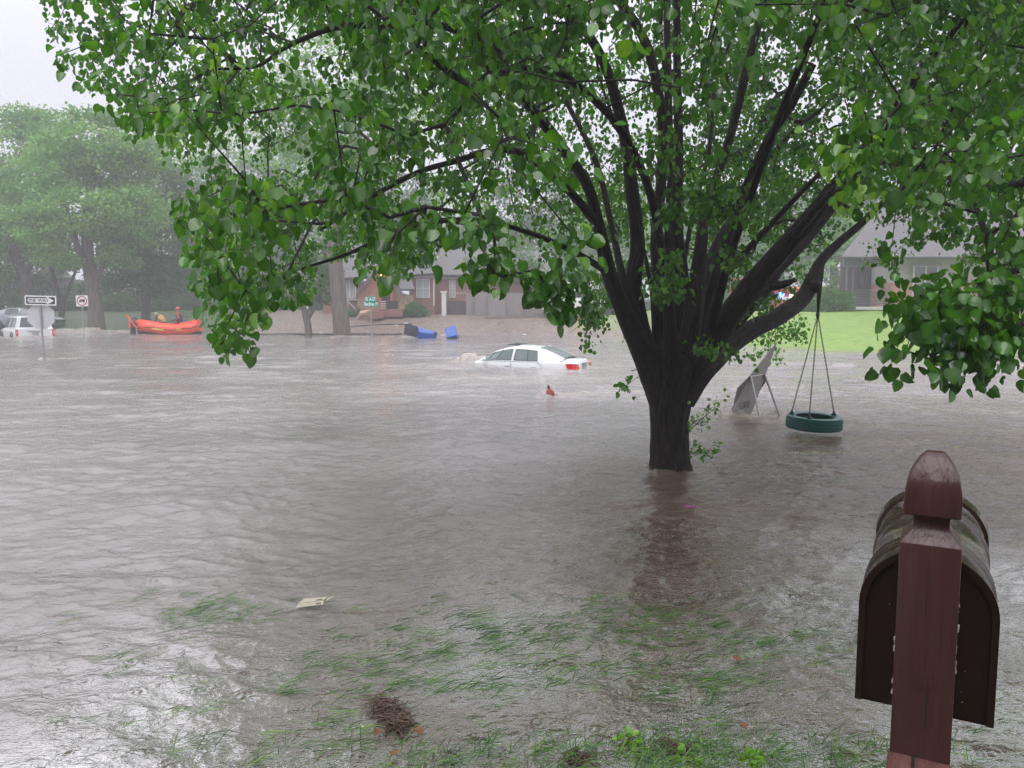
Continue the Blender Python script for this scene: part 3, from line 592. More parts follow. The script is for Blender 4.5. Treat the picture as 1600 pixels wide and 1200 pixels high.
# hand-placed leafy clumps that hang in front of the limbs
clump = []
for (a, b_, Yv, s, k) in [(1045, 445, 6.6, .13, 5), (1035, 410, 6.7, .12, 4), (1100, 300, 6.2, .3, 10), (1060, 260, 6.0, .3, 9), (1150, 285, 5.9, .25, 7), (1090, 340, 6.3, .2, 6), (1130, 400, 6.4, .12, 2), (1130, 545, 7.2, .1, 2), (1100, 548, 7.2, .08, 2), (1188, 470, 7.3, .1, 2), (1215, 520, 12.7, .36, 8), (1235, 512, 12.7, .22, 5), (1190, 532, 12.7, .2, 3), (1214, 556, 12.7, .1, 1), (1245, 520, 12.7, .1, 2), (985, 600, 7.6, .03, 1), (915, 497, 10, .3, 10), (900, 470, 10, .3, 10), (935, 480, 10, .3, 8), (1500, 480, 3.1, .15, 10), (1440, 500, 3.1, .12, 8), (1560, 500, 3.1, .12, 8), (1480, 568, 3.0, .01, 1), (1535, 545, 3.0, .06, 3), (330, 535, 5.0, .1, 4), (372, 520, 5.0, .1, 4), (850, 455, 3.3, .08, 5), (875, 475, 3.3, .04, 2), (760, 425, 3.3, .06, 3), (783, 432, 3.3, .03, 2)]:
    q = P(a, b_, Yv); clump += [np.array(q)+RNG.normal(0, s*.6, 3) for _ in range(k)]
for _ in range(52):
    a = random.uniform(1335, 1720); b2 = random.uniform(150, np.interp(a, YBX, YBY)-22)
    if ((a-1405)/98)**2+((b2-447)/46)**2 < 1 or (a < 1352 and b2 > 350): continue
    clump.append(np.array(P(a, b2, random.uniform(2.9, 4.4))))
AT = np.vstack([AT, np.array(clump)])
ends = grow(sk, AT, .22, .12, jit=.16); rr_ = radii(sk, .0038, 2.25); rr_ = np.minimum(rr_, .035)
mb = MB(); skel_tubes(mb, sk, rr_, [not x for x in sk.main], lambda r: 6 if r > .012 else 4)
tw = obj('twig_network', mb, M['bark'], tree, True, True, angle=180)
# leaves on every end and along the outer twigs
pts = []; par = []
for e_ in ends:
    p1 = sk.p[e_]; p0 = sk.p[sk.par[e_]]; pts.append(p1); par.append(p1-p0)
pts = np.array(pts); par = np.array(par); px, py, dp = proj(pts); vis = (px > -150) & (px < 1750) & (py > -180)
nl = np.where(vis, RNG.integers(18, 34, len(pts)), RNG.integers(8, 13, len(pts)))
own = np.repeat(np.arange(len(pts)), nl); N = len(own)
off = rnd(N, .072); off[:, 2] = off[:, 2]*.75-.02; pos = pts[own]+off
sz = np.clip(RNG.normal(.041, .012, N), .016, .070)*np.where(vis[own], 1, 1.6)
ax = off*4+par[own]*.6+rnd(N, .35); ax[:, 2] -= .95
nr = rnd(N, .7); nr[:, 2] += .5; nr += off*3
ct = np.clip(.34+RNG.normal(0, .12, len(pts)), 0, 1); ct = np.where(RNG.random(len(pts)) < .012, .85, ct)
tint = np.clip(ct[own]+RNG.normal(0, .14, N), 0, 1)
# keep stray leaves from falling below the rim and out of the open views
lx, ly, _d = proj(pos); yb = np.interp(lx, YBX, YBY)+14; keep = ~((ly > yb) & (lx > -100) & (lx < 905) & vis[own]) | (np.arange(N) % 17 == 0) & (ly < yb+8)
pos, sz, nr, ax, tint = pos[keep], sz[keep], nr[keep], ax[keep], tint[keep]
pos2 = pos-np.array(TB)
me = foliage_mesh('crown', pos2, sz, nr, ax, tint, M['leaf']); link_mesh('crown', me, tree)
print('pear leaves', len(pos))
# shoots at the foot of the trunk
def sprout(parent, root, tipp, nleaf, s, lsz, t0=.75):
    mb = MB(); root = Vector(root); tipp = Vector(tipp); pp = [root.lerp(tipp, t)+Vector((0, 0, .25*(tipp-root).length*math.sin(t*2.6)*.4)) for t in np.linspace(0, 1, 6)]
    mb.tube(pp, [.006, .005, .004, .003, .0025, .001], 5); ps = []
    for k in range(5):
        a = pp[random.randint(1, 4)]; e2 = a+Vector(RNG.normal(0, s, 3)); mb.tube([a, e2], [.003, .001], 4); ps.append(e2)
    sh = obj('shoot', mb, M['bark'], parent, True)
    base_ = np.array([list(random.choice(pp[2:]+ps)) for _ in range(nleaf)]); q = base_+rnd(nleaf, s*.45); q[:, 2] = np.maximum(q[:, 2], .012)
    L = np.array(TB if parent is tree else parent.location)
    me = foliage_mesh('shoot_leaves', q-L, np.clip(RNG.normal(lsz, lsz*.2, nleaf), .01, .1), rnd(nleaf, .5)+[0, -.3, .8], rnd(nleaf, .5)+[.5, 0, -.2], np.clip(RNG.normal(t0, .12, nleaf), 0, 1), M['leaf'])
    o = link_mesh('shoot_leaf', me, sh)
sprout(tree, P(1072, 680, 7.5), P(1125, 640, 7.2), 34, .10, .034); sprout(tree, P(1070, 672, 7.5), P(1105, 652, 7.4), 16, .07, .034)
sprout(tree, P(1072, 712, 7.5), P(1118, 706, 7.4), 60, .05, .038, .65)
# ------------------------------------------------------------------ mailbox and its post
pc = P(1446, 1000, 1.235); BR = math.atan2(pc.x, pc.y); PX, PY = pc.x, pc.y
post = thing('mailbox_post', 'maroon painted wooden post with pointed gothic cap standing in front of the mailbox', 'post', (PX, PY, 0), -BR)
HW = .0445; ytop = 1.218     # height of the shoulder under the neck
mb = MB(); rows = []
def sec(z, h, c=(0, HW)): return [(c[0]-h, c[1]-h, z), (c[0]+h, c[1]-h, z), (c[0]+h, c[1]+h, z), (c[0]-h, c[1]+h, z)]
def stack(mb, prof, ch=.10):
    """square sections with small chamfers"""
    vs = []; n = 12
    for z, h in prof:
        k = h*ch; a = h-k; m = h-k*.3
        for x, y in [(-a, -h), (a, -h), (m, -m), (h, -a), (h, a), (m, m), (a, h), (-a, h), (-m, m), (-h, a), (-h, -a), (-m, -m)]: vs.append((x, y+HW, z))
    fs = [(i*n+k, i*n+(k+1) % n, (i+1)*n+(k+1) % n, (i+1)*n+k) for i in range(len(prof)-1) for k in range(n)]
    fs += [tuple(range(n))[::-1], tuple((len(prof)-1)*n+k for k in range(n))]; mb.add(vs, fs)
stack(mb, [(-.3, HW), (.5, HW), (.9, HW), (ytop-.002, HW), (ytop, HW*.99)], .05)
pz = obj('post', mb, M['wood'], post, smooth=True, angle=35)
mb = MB(); t0 = ytop
stack(mb, [(t0, .0440), (t0+.006, .0405), (t0+.013, .0335), (t0+.020, .0285), (t0+.027, .0262), (t0+.040, .0262), (t0+.046, .0275)], .06)
obj('neck', mb, M['wood'], post, smooth=True, angle=35)
mb = MB(); t0 += .046
stack(mb, [(t0, .0400), (t0+.002, .0412), (t0+.022, .0418), (t0+.042, .0405), (t0+.058, .0372), (t0+.061, .0360), (t0+.076, .0300), (t0+.090, .0215), (t0+.099, .0140), (t0+.1005, .0118)], .05)
obj('cap', mb, M['wood'], post, smooth=True, angle=22)
mb = MB(); ARM = .860
mb.box((0, -.30, ARM-.0445), (.094, .598, .089), bev=.003); arm = obj('arm', mb, M['wood_skysheen'], post, smooth=True)
mb = MB()     # the drying crack along the arm and down the post
def crack(mb, pts, w, ax, h):
    for i in range(len(pts)-1):
        a, b_ = pts[i], pts[i+1]; wa = w*random.uniform(.5, 1.3)
        if ax == 'top': mb.add([(a[0]-wa, a[1], h), (a[0]+wa, a[1], h), (b_[0]+w, b_[1], h), (b_[0]-w, b_[1], h)], [(0, 1, 2, 3)])
        else: mb.add([(a[0]-wa, h, a[1]), (a[0]+wa, h, a[1]), (b_[0]+w, h, b_[1]), (b_[0]-w, h, b_[1])], [(0, 1, 2, 3)])
crack(mb, [(-.008+random.uniform(-.002, .002), -.001-.03*i) for i in range(9)], .0024, 'top', ARM+.0008)
obj('crack', mb, M['black'], arm)
mb = MB()
crack(mb, [(.006+random.uniform(-.001, .001), .912+.013*i) for i in range(7)], .0009, 'f', -.0004)
crack(mb, [(-.001+random.uniform(-.0008, .0008), 1.10+.012*i) for i in range(8)], .0006, 'f', -.0004)
crack(mb, [(.022+random.uniform(-.0008, .0008), 1.05+.012*i) for i in range(5)], .0005, 'f', -.0004)
obj('crack', mb, M['black'], pz)
mb = MB()
crack(mb, [(.012+random.uniform(-.001, .001), t0+.004+.012*i) for i in range(5)], .0007, 'f', -.0003+.0006)
crack(mb, [(.026+random.uniform(-.0006, .0006), t0+.004+.012*i) for i in range(5)], .0006, 'f', -.0003+.0006)
mk = M['wood'].node_tree     # a dark knot in the front face
mb = MB(); pts = []
for rr0, rr1 in ((.0, .006), (.010, .012), (.016, .0172)):
    n = 18; vs = []
    for k in range(n):
        a = 2*math.pi*k/n; j = 1+.18*math.sin(3*a+rr0*400); vs += [(rr0*math.cos(a)*j-.0005, -.0004, .985+1.25*rr0*math.sin(a)*j), (rr1*math.cos(a)*j-.0005, -.0004, .985+1.25*rr1*math.sin(a)*j)]
    mb.add(vs, [(2*k, 2*k+1, (2*k+3) % (2*n), (2*k+2) % (2*n)) for k in range(n)])
M['knot'] = mat('dark knot', (.030, .012, .010), .4, col2=(.07, .028, .022), vs=60)
obj('knot', mb, M['knot'], pz)
# mailbox
mbx = thing('mailbox', 'glossy bronze metal mailbox with rounded ribbed top behind the maroon post', 'mailbox', (PX, PY, 0), -BR)
BW, BZ, BH, BL = .104, .893, .286, .50; Y0 = .0925
def arch(w, h, n=16, r=None, z0=0):
    r = w; z1 = h-r; return [(-w, z0), (-w, z1)]+[(-w*math.cos(a), z1+r*math.sin(a)) for a in np.linspace(0, math.pi, n+2)[1:-1]]+[(w, z1), (w, z0)]
def arch_shell(mb, ys, prof, th=.0):
    n = len(prof(0)); vs = []
    for y, o in ys:
        vs += [(x, y, BZ+z) for x, z in prof(o)]
    mb.add(vs, [(i*n+k, i*n+k+1, (i+1)*n+k+1, (i+1)*n+k) for i in range(len(ys)-1) for k in range(n-1)]+[((i)*n, (i+1)*n, (i+1)*n+n-1, i*n+n-1) for i in range(len(ys)-1)])
def pf(o):
    return [(x*(BW+o)/BW, z if z < .001 else z+o*(z/BH)) for x, z in arch(BW, BH, 30)]
ys = [(Y0+.004, 0)]
def rib(c, a=.0045):
    return [(c-.011, 0), (c-.007, a*.5), (c-.003, a), (c+.003, a), (c+.007, a*.5), (c+.011, 0)]
for c in (.135, .165): ys += rib(Y0+c-.05)
for c in (.36, .39): ys += rib(Y0+c-.03)
ys += [(Y0+BL, 0)]
mb = MB(); arch_shell(mb, ys, pf); bd = obj('body', mb, M['metal_brown'], mbx, smooth=True, angle=50)
mb = MB(); pr = arch(BW-.006, BH-.006, 24); mb.prism([(x, z+BZ) for x, z in pr], Y0+.010, Y0+.013, 'y'); obj('back_panel', mb, M['metal_back'], mbx)
mb = MB(); po = arch(BW+.004, BH+.004, 24); pi_ = arch(BW-.007, BH-.007, 24, z0=.0); n = len(po)    # rolled rim of the back
vs = [(x, Y0, z+BZ) for x, z in po]+[(x, Y0, z+BZ) for x, z in pi_]+[(x, Y0+.012, z+BZ) for x, z in po]+[(x, Y0+.012, z+BZ) for x, z in pi_]
mb.add(vs, [(k, k+1, n+k+1, n+k) for k in range(n-1)]+[(k, 2*n+k, 2*n+k+1, k+1) for k in range(n-1)]+[(n+k, n+k+1, 3*n+k+1, 3*n+k) for k in range(n-1)]+[(2*n+k, 3*n+k, 3*n+k+1, 2*n+k+1) for k in range(n-1)])
obj('rear_rim', mb, M['metal_back'], mbx, smooth=True)
mb = MB(); arch_shell(mb, [(Y0+BL-.03, .001), (Y0+BL-.028, .008), (Y0+BL+.012, .011), (Y0+BL+.014, .004)], pf)
for s in (-1, 1): mb.prism([(s*(BW+.010), BZ+.118), (s*(BW+.024), BZ+.100), (s*(BW+.010), BZ+.075)], Y0+BL-.02, Y0+BL+.01, 'y')
dr = obj('door', mb, M['metal_brown'], mbx, smooth=True, angle=50)
mb = MB(); mb.prism([(x, z+BZ) for x, z in arch(BW, BH, 24)], Y0+BL+.006, Y0+BL+.010, 'y'); obj('door_panel', mb, M['metal_brown'], dr)
mb = MB(); mb.box((-.052, Y0+BL-.115, BZ+BH-.006), (.008, .012, .022)); obj('flag', mb, mat('red flag', (.75, .05, .02), .4), mbx)
mb = MB(); mb.box((0, Y0+BL/2, (BZ+ARM)/2+.004), (.080, .46, BZ-ARM+.006)); obj('mounting_board', mb, M['wood'], mbx)
mb = MB()      # dried white caulk squeezed out between box and post
for s in (-1, 1):
    z = BZ+.03
    while z < BZ+.235:
        h = random.uniform(.004, .016); mb.ball((s*(HW+random.uniform(-.0005, .0035)), .0895+random.uniform(-.002, .001), z), h*.5, 6, 5, (.32, .45, 1), .4); z += h*random.choice([.6, .8, 2.2, 4])
for k in range(16): mb.ball((random.uniform(-.085, .085), Y0+.0095, BZ+random.uniform(.02, .2)), random.uniform(.0004, .0011), 5, 4)
obj('caulk', mb, mat('white caulk', (.6, .58, .58), .5), mbx, smooth=True)
# ------------------------------------------------------------------ tyre swing
tc_ = PZ(1271, 672, .055); SWY = tc_.y; sw = thing('tyre_swing', 'teal painted tyre hanging flat on three chains just above the water', 'tyre swing', (tc_.x, tc_.y, .055))
RT = 42.5*SWY/F; TH = .165; z0_ = .025
tilt = Matrix.Rotation(R(2.5), 3, 'X') @ Matrix.Rotation(R(1.2), 3, 'Y')
prof = [(.60, .02), (.66, 0), (.80, -.005), (.93, .005), (.975, .03)]
outp = []
for k in range(4):
    a = .14+k*.18; outp += [(1.0, a*TH/RT*1.0), (1.0, (a+.135)*TH/RT), (.965, (a+.145)*TH/RT), (.965, (a+.172)*TH/RT)]
top = [(.975, .93), (.93, .985), (.85, 1.0), (.74, .985), (.67, .94), (.66, .90)]
inn = [(.72, .80), (.80, .6), (.82, .4), (.78, .2)]
pr = [(r*RT, z*TH) for r, z in prof]+[(r*RT, z*RT) for r, z in outp]+[(r*RT, z*TH) for r, z in top+inn]+[(prof[0][0]*RT, prof[0][1]*TH)]
mb = MB(); n = 64; vs = []
for r, z in pr:
    for k in range(n):
        a = 2*math.pi*k/n; vs.append(tilt @ Vector((r*math.cos(a), r*math.sin(a), z+z0_)))
mb.add(vs, [(i*n+k, i*n+(k+1) % n, (i+1)*n+(k+1) % n, (i+1)*n+k) for i in range(len(pr)-1) for k in range(n)])
ty = obj('tyre', mb, M['tyre'], sw, smooth=True, angle=35)
TOPZ = P(1278, 492, SWY).z-.055; hub = Vector((P(1278, 492, SWY).x-tc_.x, 0, TOPZ))
def chain(mb, a, b_, L=.034, w=.0085, th=.0032):
    a = Vector(a); b_ = Vector(b_); d = (b_-a); n = max(2, int(d.length/(L*.74))); t = d.normalized(); u = t.orthogonal().normalized(); v = t.cross(u)
    for i in range(n):
        c = a+d*((i+.5)/n); s = u if i % 2 else v; pts = []
        for k in range(9):
            q = 2*math.pi*k/8; pts.append(c+t*(L/2*math.cos(q))+s*(w*math.sin(q)))
        mb.tube(pts, th, 4, caps=False)
for px_, py_ in ((1245, 650), (1261, 660), (1309, 651)):
    an = {1245: R(165), 1261: R(236), 1309: R(12)}[px_]
    foot = tilt @ Vector((RT*.80*math.cos(an), RT*.80*math.sin(an), TH+z0_))
    mb = MB(); chain(mb, foot+Vector((0, 0, .03)), hub); ch = obj('chain', mb, M['chain'], sw)
    mb = MB(); mb.tube([foot-Vector((0, 0, .03)), foot+Vector((0, 0, .022)), foot+Vector((0, 0, .045))], [.02, .021, .012], 10); mb.lathe([(.034, 0), (.034, .012), (.02, .016)], 12, tuple(foot)); obj('eye_bolt', mb, M['black'], ch, smooth=True)
mb = MB(); mb.tube([hub-Vector((0, 0, .05)), hub, hub+Vector((0, 0, .06))], [.012, .028, .014], 8, nz=.2); obj('shackle', mb, M['chain'], sw)
lim_ = P(1284, 398, TY+1.62)-Vector(sw.location); up_ = P(1281, 430, SWY)-Vector(sw.location)
mb = MB(); mb.tube([hub+Vector((0, 0, .04)), hub.lerp(lim_, .5), lim_], [.014, .022, .026], 6); mb.tube([hub+Vector((.01, 0, .04)), lim_+Vector((.06, .04, .05))], .006, 5); mb.tube([hub+Vector((-.01, 0, .04)), hub.lerp(lim_, .6)+Vector((-.04, 0, 0)), lim_+Vector((-.10, -.02, -.08))], .005, 5)
obj('strap', mb, M['strap'], sw)
# ------------------------------------------------------------------ overturned board on two steel legs
b0 = PZ(1150, 655); bd_ = thing('fallen_sign', 'grey sheet metal sign toppled in the flood with its two legs showing', 'fallen sign', (b0.x, b0.y, 0))
YB = b0.y; L0 = Vector(bd_.location)
def pb(px, py): return P(px, py, YB+(650-py)/118*.42+(px-1160)*.006)
mb = MB(); mb.plate([pb(1214, 534), pb(1170, 588), pb(1196, 584), pb(1199, 575)], .012); mb.plate([pb(1170, 589), pb(1151, 622), pb(1143, 638), pb(1146, 648), pb(1155, 668), pb(1162, 668), pb(1176, 640), pb(1196, 585)], .012)
pn = obj('panel', mb, M['sheet'], bd_, True)
mb = MB(); mb.plate([pb(1170, 588), pb(1152, 606), pb(1146, 630), pb(1149, 628)], .03); mb.plate([pb(1195.5, 584), pb(1198.5, 594), pb(1180, 621), pb(1174, 638), pb(1171, 640)], .03)
obj('channel', mb, M['sheet_dark'], bd_, True)
for q in [[(1172, 588), (1191, 668)], [(1193.5, 584), (1219, 652)]]:
    mb = MB(); a = pb(*q[0])+Vector((0, -.03, 0)); e2 = P(q[1][0], q[1][1], YB-.25 if q[0][0] < 1180 else YB+.15); mb.tube([a, e2], .017, 8); obj('leg', mb, M['galv'], bd_, True, True)
a = pb(1163, 633); ux = (pb(1174, 629)-pb(1152, 634)).normalized(); uy = (pb(1172, 600)-pb(1163, 633)); uy = (uy-ux*uy.dot(ux)).normalized(); uz = ux.cross(uy)
if uz.y > 0: uz = -uz
Mx = Matrix((ux, uy, uz)).transposed().to_4x4(); Mx.translation = a-L0-Vector((0, .022, 0))
text_mesh('lettering', 'GRP', .13, M['sheet_dark'], pn, Mx, .001, 0, 1.0)
# ------------------------------------------------------------------ grass combed by the current (nobody could count it)
b_ok = lambda v: v < 1120
gp = [(310, 955, 60, 18, 34), (340, 945, 40, 12, 18), (165, 1042, 25, 12, 9), (95, 965, 14, 8, 4), (290, 1080, 18, 10, 7), (680, 940, 22, 7, 8), (850, 985, 110, 30, 190), (930, 1000, 80, 25, 110), (1015, 965, 60, 12, 30), (1040, 985, 50, 18, 40), (1150, 1080, 170, 60, 150), (1000, 1080, 160, 55, 60), (745, 1080, 22, 7, 14), (868, 1085, 22, 7, 14), (1120, 1065, 30, 18, 40), (1000, 1095, 12, 5, 8), (700, 1130, 100, 40, 40), (1080, 1160, 60, 36, 110), (1010, 1175, 40, 24, 60), (800, 1183, 45, 18, 50), (650, 1185, 30, 14, 26), (440, 1182, 25, 12, 12), (540, 1160, 28, 8, 14), (1300, 1150, 90, 45, 110), (1190, 1000, 100, 28, 40), (560, 1045, 60, 18, 22), (450, 1090, 80, 30, 20), (690, 1160, 20, 6, 8), (1160, 1010, 26, 8, 16), (1290, 1080, 60, 25, 30), (880, 1050, 80, 16, 24), (640, 1015, 60, 12, 12), (1240, 1120, 160, 60, 90), (1380, 1180, 30, 15, 16), (300, 1150, 120, 40, 22), (520, 1000, 60, 18, 14), (620, 1075, 60, 20, 18), (1330, 1050, 60, 40, 30), (1100, 1195, 300, 10, 60)]
V = []; FS = []; T = []
def blade(x, y, z, L, w, dx, dy, rise, t):
    n = 5; k0 = len(V); sx, sy = -dy, dx
    for i in range(n+1):
        s = i/n; ww = w*(1-s**2)*.5+.0003; zz = z+rise*math.sin(min(1, s*1.15)*math.pi*.62)*L; cx = x+dx*L*s; cyy = y+dy*L*s+.02*L*math.sin(s*5)
        V.append((cx-sx*ww, cyy-sy*ww, zz)); V.append((cx+sx*ww, cyy+sy*ww, zz+.0008)); T.extend([t, t])
    for i in range(n): FS.append((k0+2*i, k0+2*i+1, k0+2*i+3, k0+2*i+2))
for (cx, cyy, rx, ry, n_) in gp:
    for _ in range(int(n_*(1.15 if b_ok(cyy) else .6))):
        a = random.gauss(0, 1.15)*rx+cx; b2 = random.gauss(0, 1.0)*ry+cyy
        q = PZ(a, min(b2, 1290), 0); near_ = q.y < 3.0; base_a = R(12)+random.gauss(0, .25)
        emer = q.y < 2.75
        tt = np.clip(random.gauss(.45, .2), 0, 1)
        for j in range(random.randint(3, 7)):
            an = base_a+random.gauss(0, .33 if not emer else .9); L = random.uniform(.05, .13)*(1 if q.y < 3.6 else 1.1); r = .012*(1+.3*(q.y > 3.3))
            z_ = random.uniform(-.034, .003) if not emer else max(0, tz(q.x, q.y))
            blade(q.x+random.gauss(0, r*1.5), q.y+random.gauss(0, r), z_, L, random.uniform(.0018, .0038), math.cos(an), math.sin(an), random.uniform(.03, .16) if not emer else random.uniform(.05, .5), np.clip(tt+random.gauss(0, .15), 0, 1))
me = bpy.data.meshes.new('grass'); me.from_pydata(V, [], FS); me.update(); me.polygons.foreach_set('use_smooth', [True]*len(FS)); fattr(me, 'tint', np.array(T))
M['grass'] = leaf_mat('grass blade', (.02, .06, .012), (.06, .16, .022), (.17, .32, .045), rough=.4, trans=.25); me.materials.append(M['grass'])
tag(link_mesh('grass', me), kind='stuff')
# broad-leaved weeds at the water's edge
for i, (a, b2, s, lab) in enumerate([(1075, 1182, .05, 'broad leaved green weed in the grass clump, left of the bare mud'), (1170, 1192, .03, 'small round leaved weed sprig near the post foot'), (985, 1160, .03, 'small leafy weed beside the mud, left of the grass clump')]):
    q = PZ(a, b2); o = thing('weed', lab, 'weed', (q.x, q.y, .0), 0, 'weeds at the water edge'); k = 16
    ps = rnd(k, s*.5); ps[:, 2] = np.abs(ps[:, 2])*.5+.01
    link_mesh('foliage', foliage_mesh('foliage', ps, RNG.uniform(.02, .034, k), rnd(k, .4)+[0, 0, 1], ps*[3, 3, .5]+rnd(k, .02), np.clip(RNG.normal(.8, .1, k), 0, 1), M['leaf']), o)
    mb = MB()
    for v in ps: mb.tube([(0, 0, -.01), tuple(v*.5+[0, 0, .01]), tuple(v)], .0008, 4)
    obj('stem', mb, M['straw'], o)
# debris
def debris(px, py, ln, wd, n_, name, lab, m, hgt=.03):
    q = PZ(px, py); mb = MB()
    for _ in range(n_):
        t = random.uniform(-.5, .5); c = Vector((t*ln*.55+random.gauss(0, wd), -t*ln+random.gauss(0, wd*.8), random.uniform(-.005, hgt)*(1-abs(t)))); an = random.uniform(0, 6.3); L = random.uniform(.015, .06)
        d = Vector((math.cos(an), math.sin(an), random.uniform(-.3, .3)))*L; k = Vector((random.uniform(-1, 1), random.uniform(-1, 1), .6))*L*.2
        mb.tube([c-d, c-d*.3+k, c+d*.4+k*.5, c+d], [.001, .0026, .0021, .0008], 4)
    o = obj(name, mb, m); o.location = (q.x, q.y, .0); return tag(o, lab, 'debris')
debris(612, 1118, .24, .030, 260, 'debris_clump', 'matted clump of wet brown straw and twigs snagged in shallow water', M['straw'], .018)
debris(1055, 1172, .08, .02, 60, 'debris_clump', 'brown dead stems tangled beneath the green grass clump', M['straw'], .03)
debris(905, 1188, .04, .03, 50, 'debris_clump', 'dark leaf litter on the mud at the bottom edge', M['straw'], .015)
q = PZ(502, 944); o = thing('torn_carton', 'torn cream cardboard tray with two holes afloat on the grey water', 'carton', (q.x, q.y, .012), R(14))
mb = MB(); mb.prism([(-.11, -.035), (.035, -.045), (.05, .03), (-.10, .035)], -.004, 0); mb.v = [v for v in mb.v]
def ringplate(mb, ou, inn_, z):
    n = len(ou); mb.add([(x, y, z+.004*math.sin(x*60)) for x, y in ou]+[(x, y, z) for x, y in inn_], [(k, (k+1) % n, n+(k+1) % n, n+k) for k in range(n)])
mb = MB(); ringplate(mb, [(-.13, -.05), (.01, -.055), (.012, .0), (-.12, .0)], [(-.03, -.042), (.0, -.042), (.0, -.015), (-.025, -.015)], .004); ringplate(mb, [(-.12, .0), (.012, .0), (.03, .045), (-.09, .05)], [(-.03, .01), (.002, .01), (.012, .035), (-.02, .035)], .006)
obj('tray', mb, M['paper'], o)
mb = MB(); mb.plate([(.02, -.01, .004), (.06, .0, .02), (.075, .03, .018), (.035, .03, .006)], .002); obj('flap', mb, M['paper'], o)
q = PZ(1080, 793); mb = MB(); mb.tube([(-.06, .01, .002), (-.02, .02, .004), (.02, 0, .003), (.06, -.015, .002)], .004, 5); mb.tube([(-.05, -.02, .004), (.02, -.015, .006)], .003, 4)
o = obj('ribbon', mb, mat('magenta ribbon', (.42, .09, .32), .5)); o.location = (q.x, q.y, .004); tag(o, 'thin magenta ribbon drifting on brown water below the trunk', 'ribbon')
q = PZ(996, 580); mb = MB(); mb.tube([(-.16, 0, .0), (-.02, .01, .03), (.14, .0, .02)], [.012, .014, .008], 6, nz=.2)
o = obj('stick', mb, M['bark']); o.location = (q.x, q.y, .01); tag(o, 'short dark stick floating just left of the pear trunk', 'stick')
q = PZ(1507, 588); mb = MB(); mb.tube([(0, 0, -.1), (.02, 0, .10), (.05, 0, .2)], [.012, .014, .006], 6, nz=.2); mb.tube([(0, 0, .02), (-.04, 0, -.06)], .007, 5)
o = obj('twig_stub', mb, M['bark']); o.location = (q.x, q.y, .0); tag(o, 'small dark twig sticking upright from the water at right', 'twig')
for a, b2, lab in [(660, 1150, 'yellowish dead leaf right of the straw clump'), (1150, 1035, 'tan dead leaf floating among the grass'), (592, 1145, 'ochre leaf on the lower end of the straw clump'), (1170, 1140, 'curled orange brown leaf beside submerged grass'), (618, 1185, 'brown leaf drifting at the bottom of the frame')]:
    q = PZ(a, b2); me = foliage_mesh('fallen_leaf', np.zeros((1, 3)), np.array([.035]), np.array([[.1, -.2, 1.]]), np.array([[random.uniform(-1, 1), random.uniform(-1, 1), .1]]), np.array([1.]), M['leafbrown'])
    o = link_mesh('fallen_leaf', me); o.location = (q.x, q.y, .012); tag(o, lab, 'leaf', 'dead leaves on the shallow water')
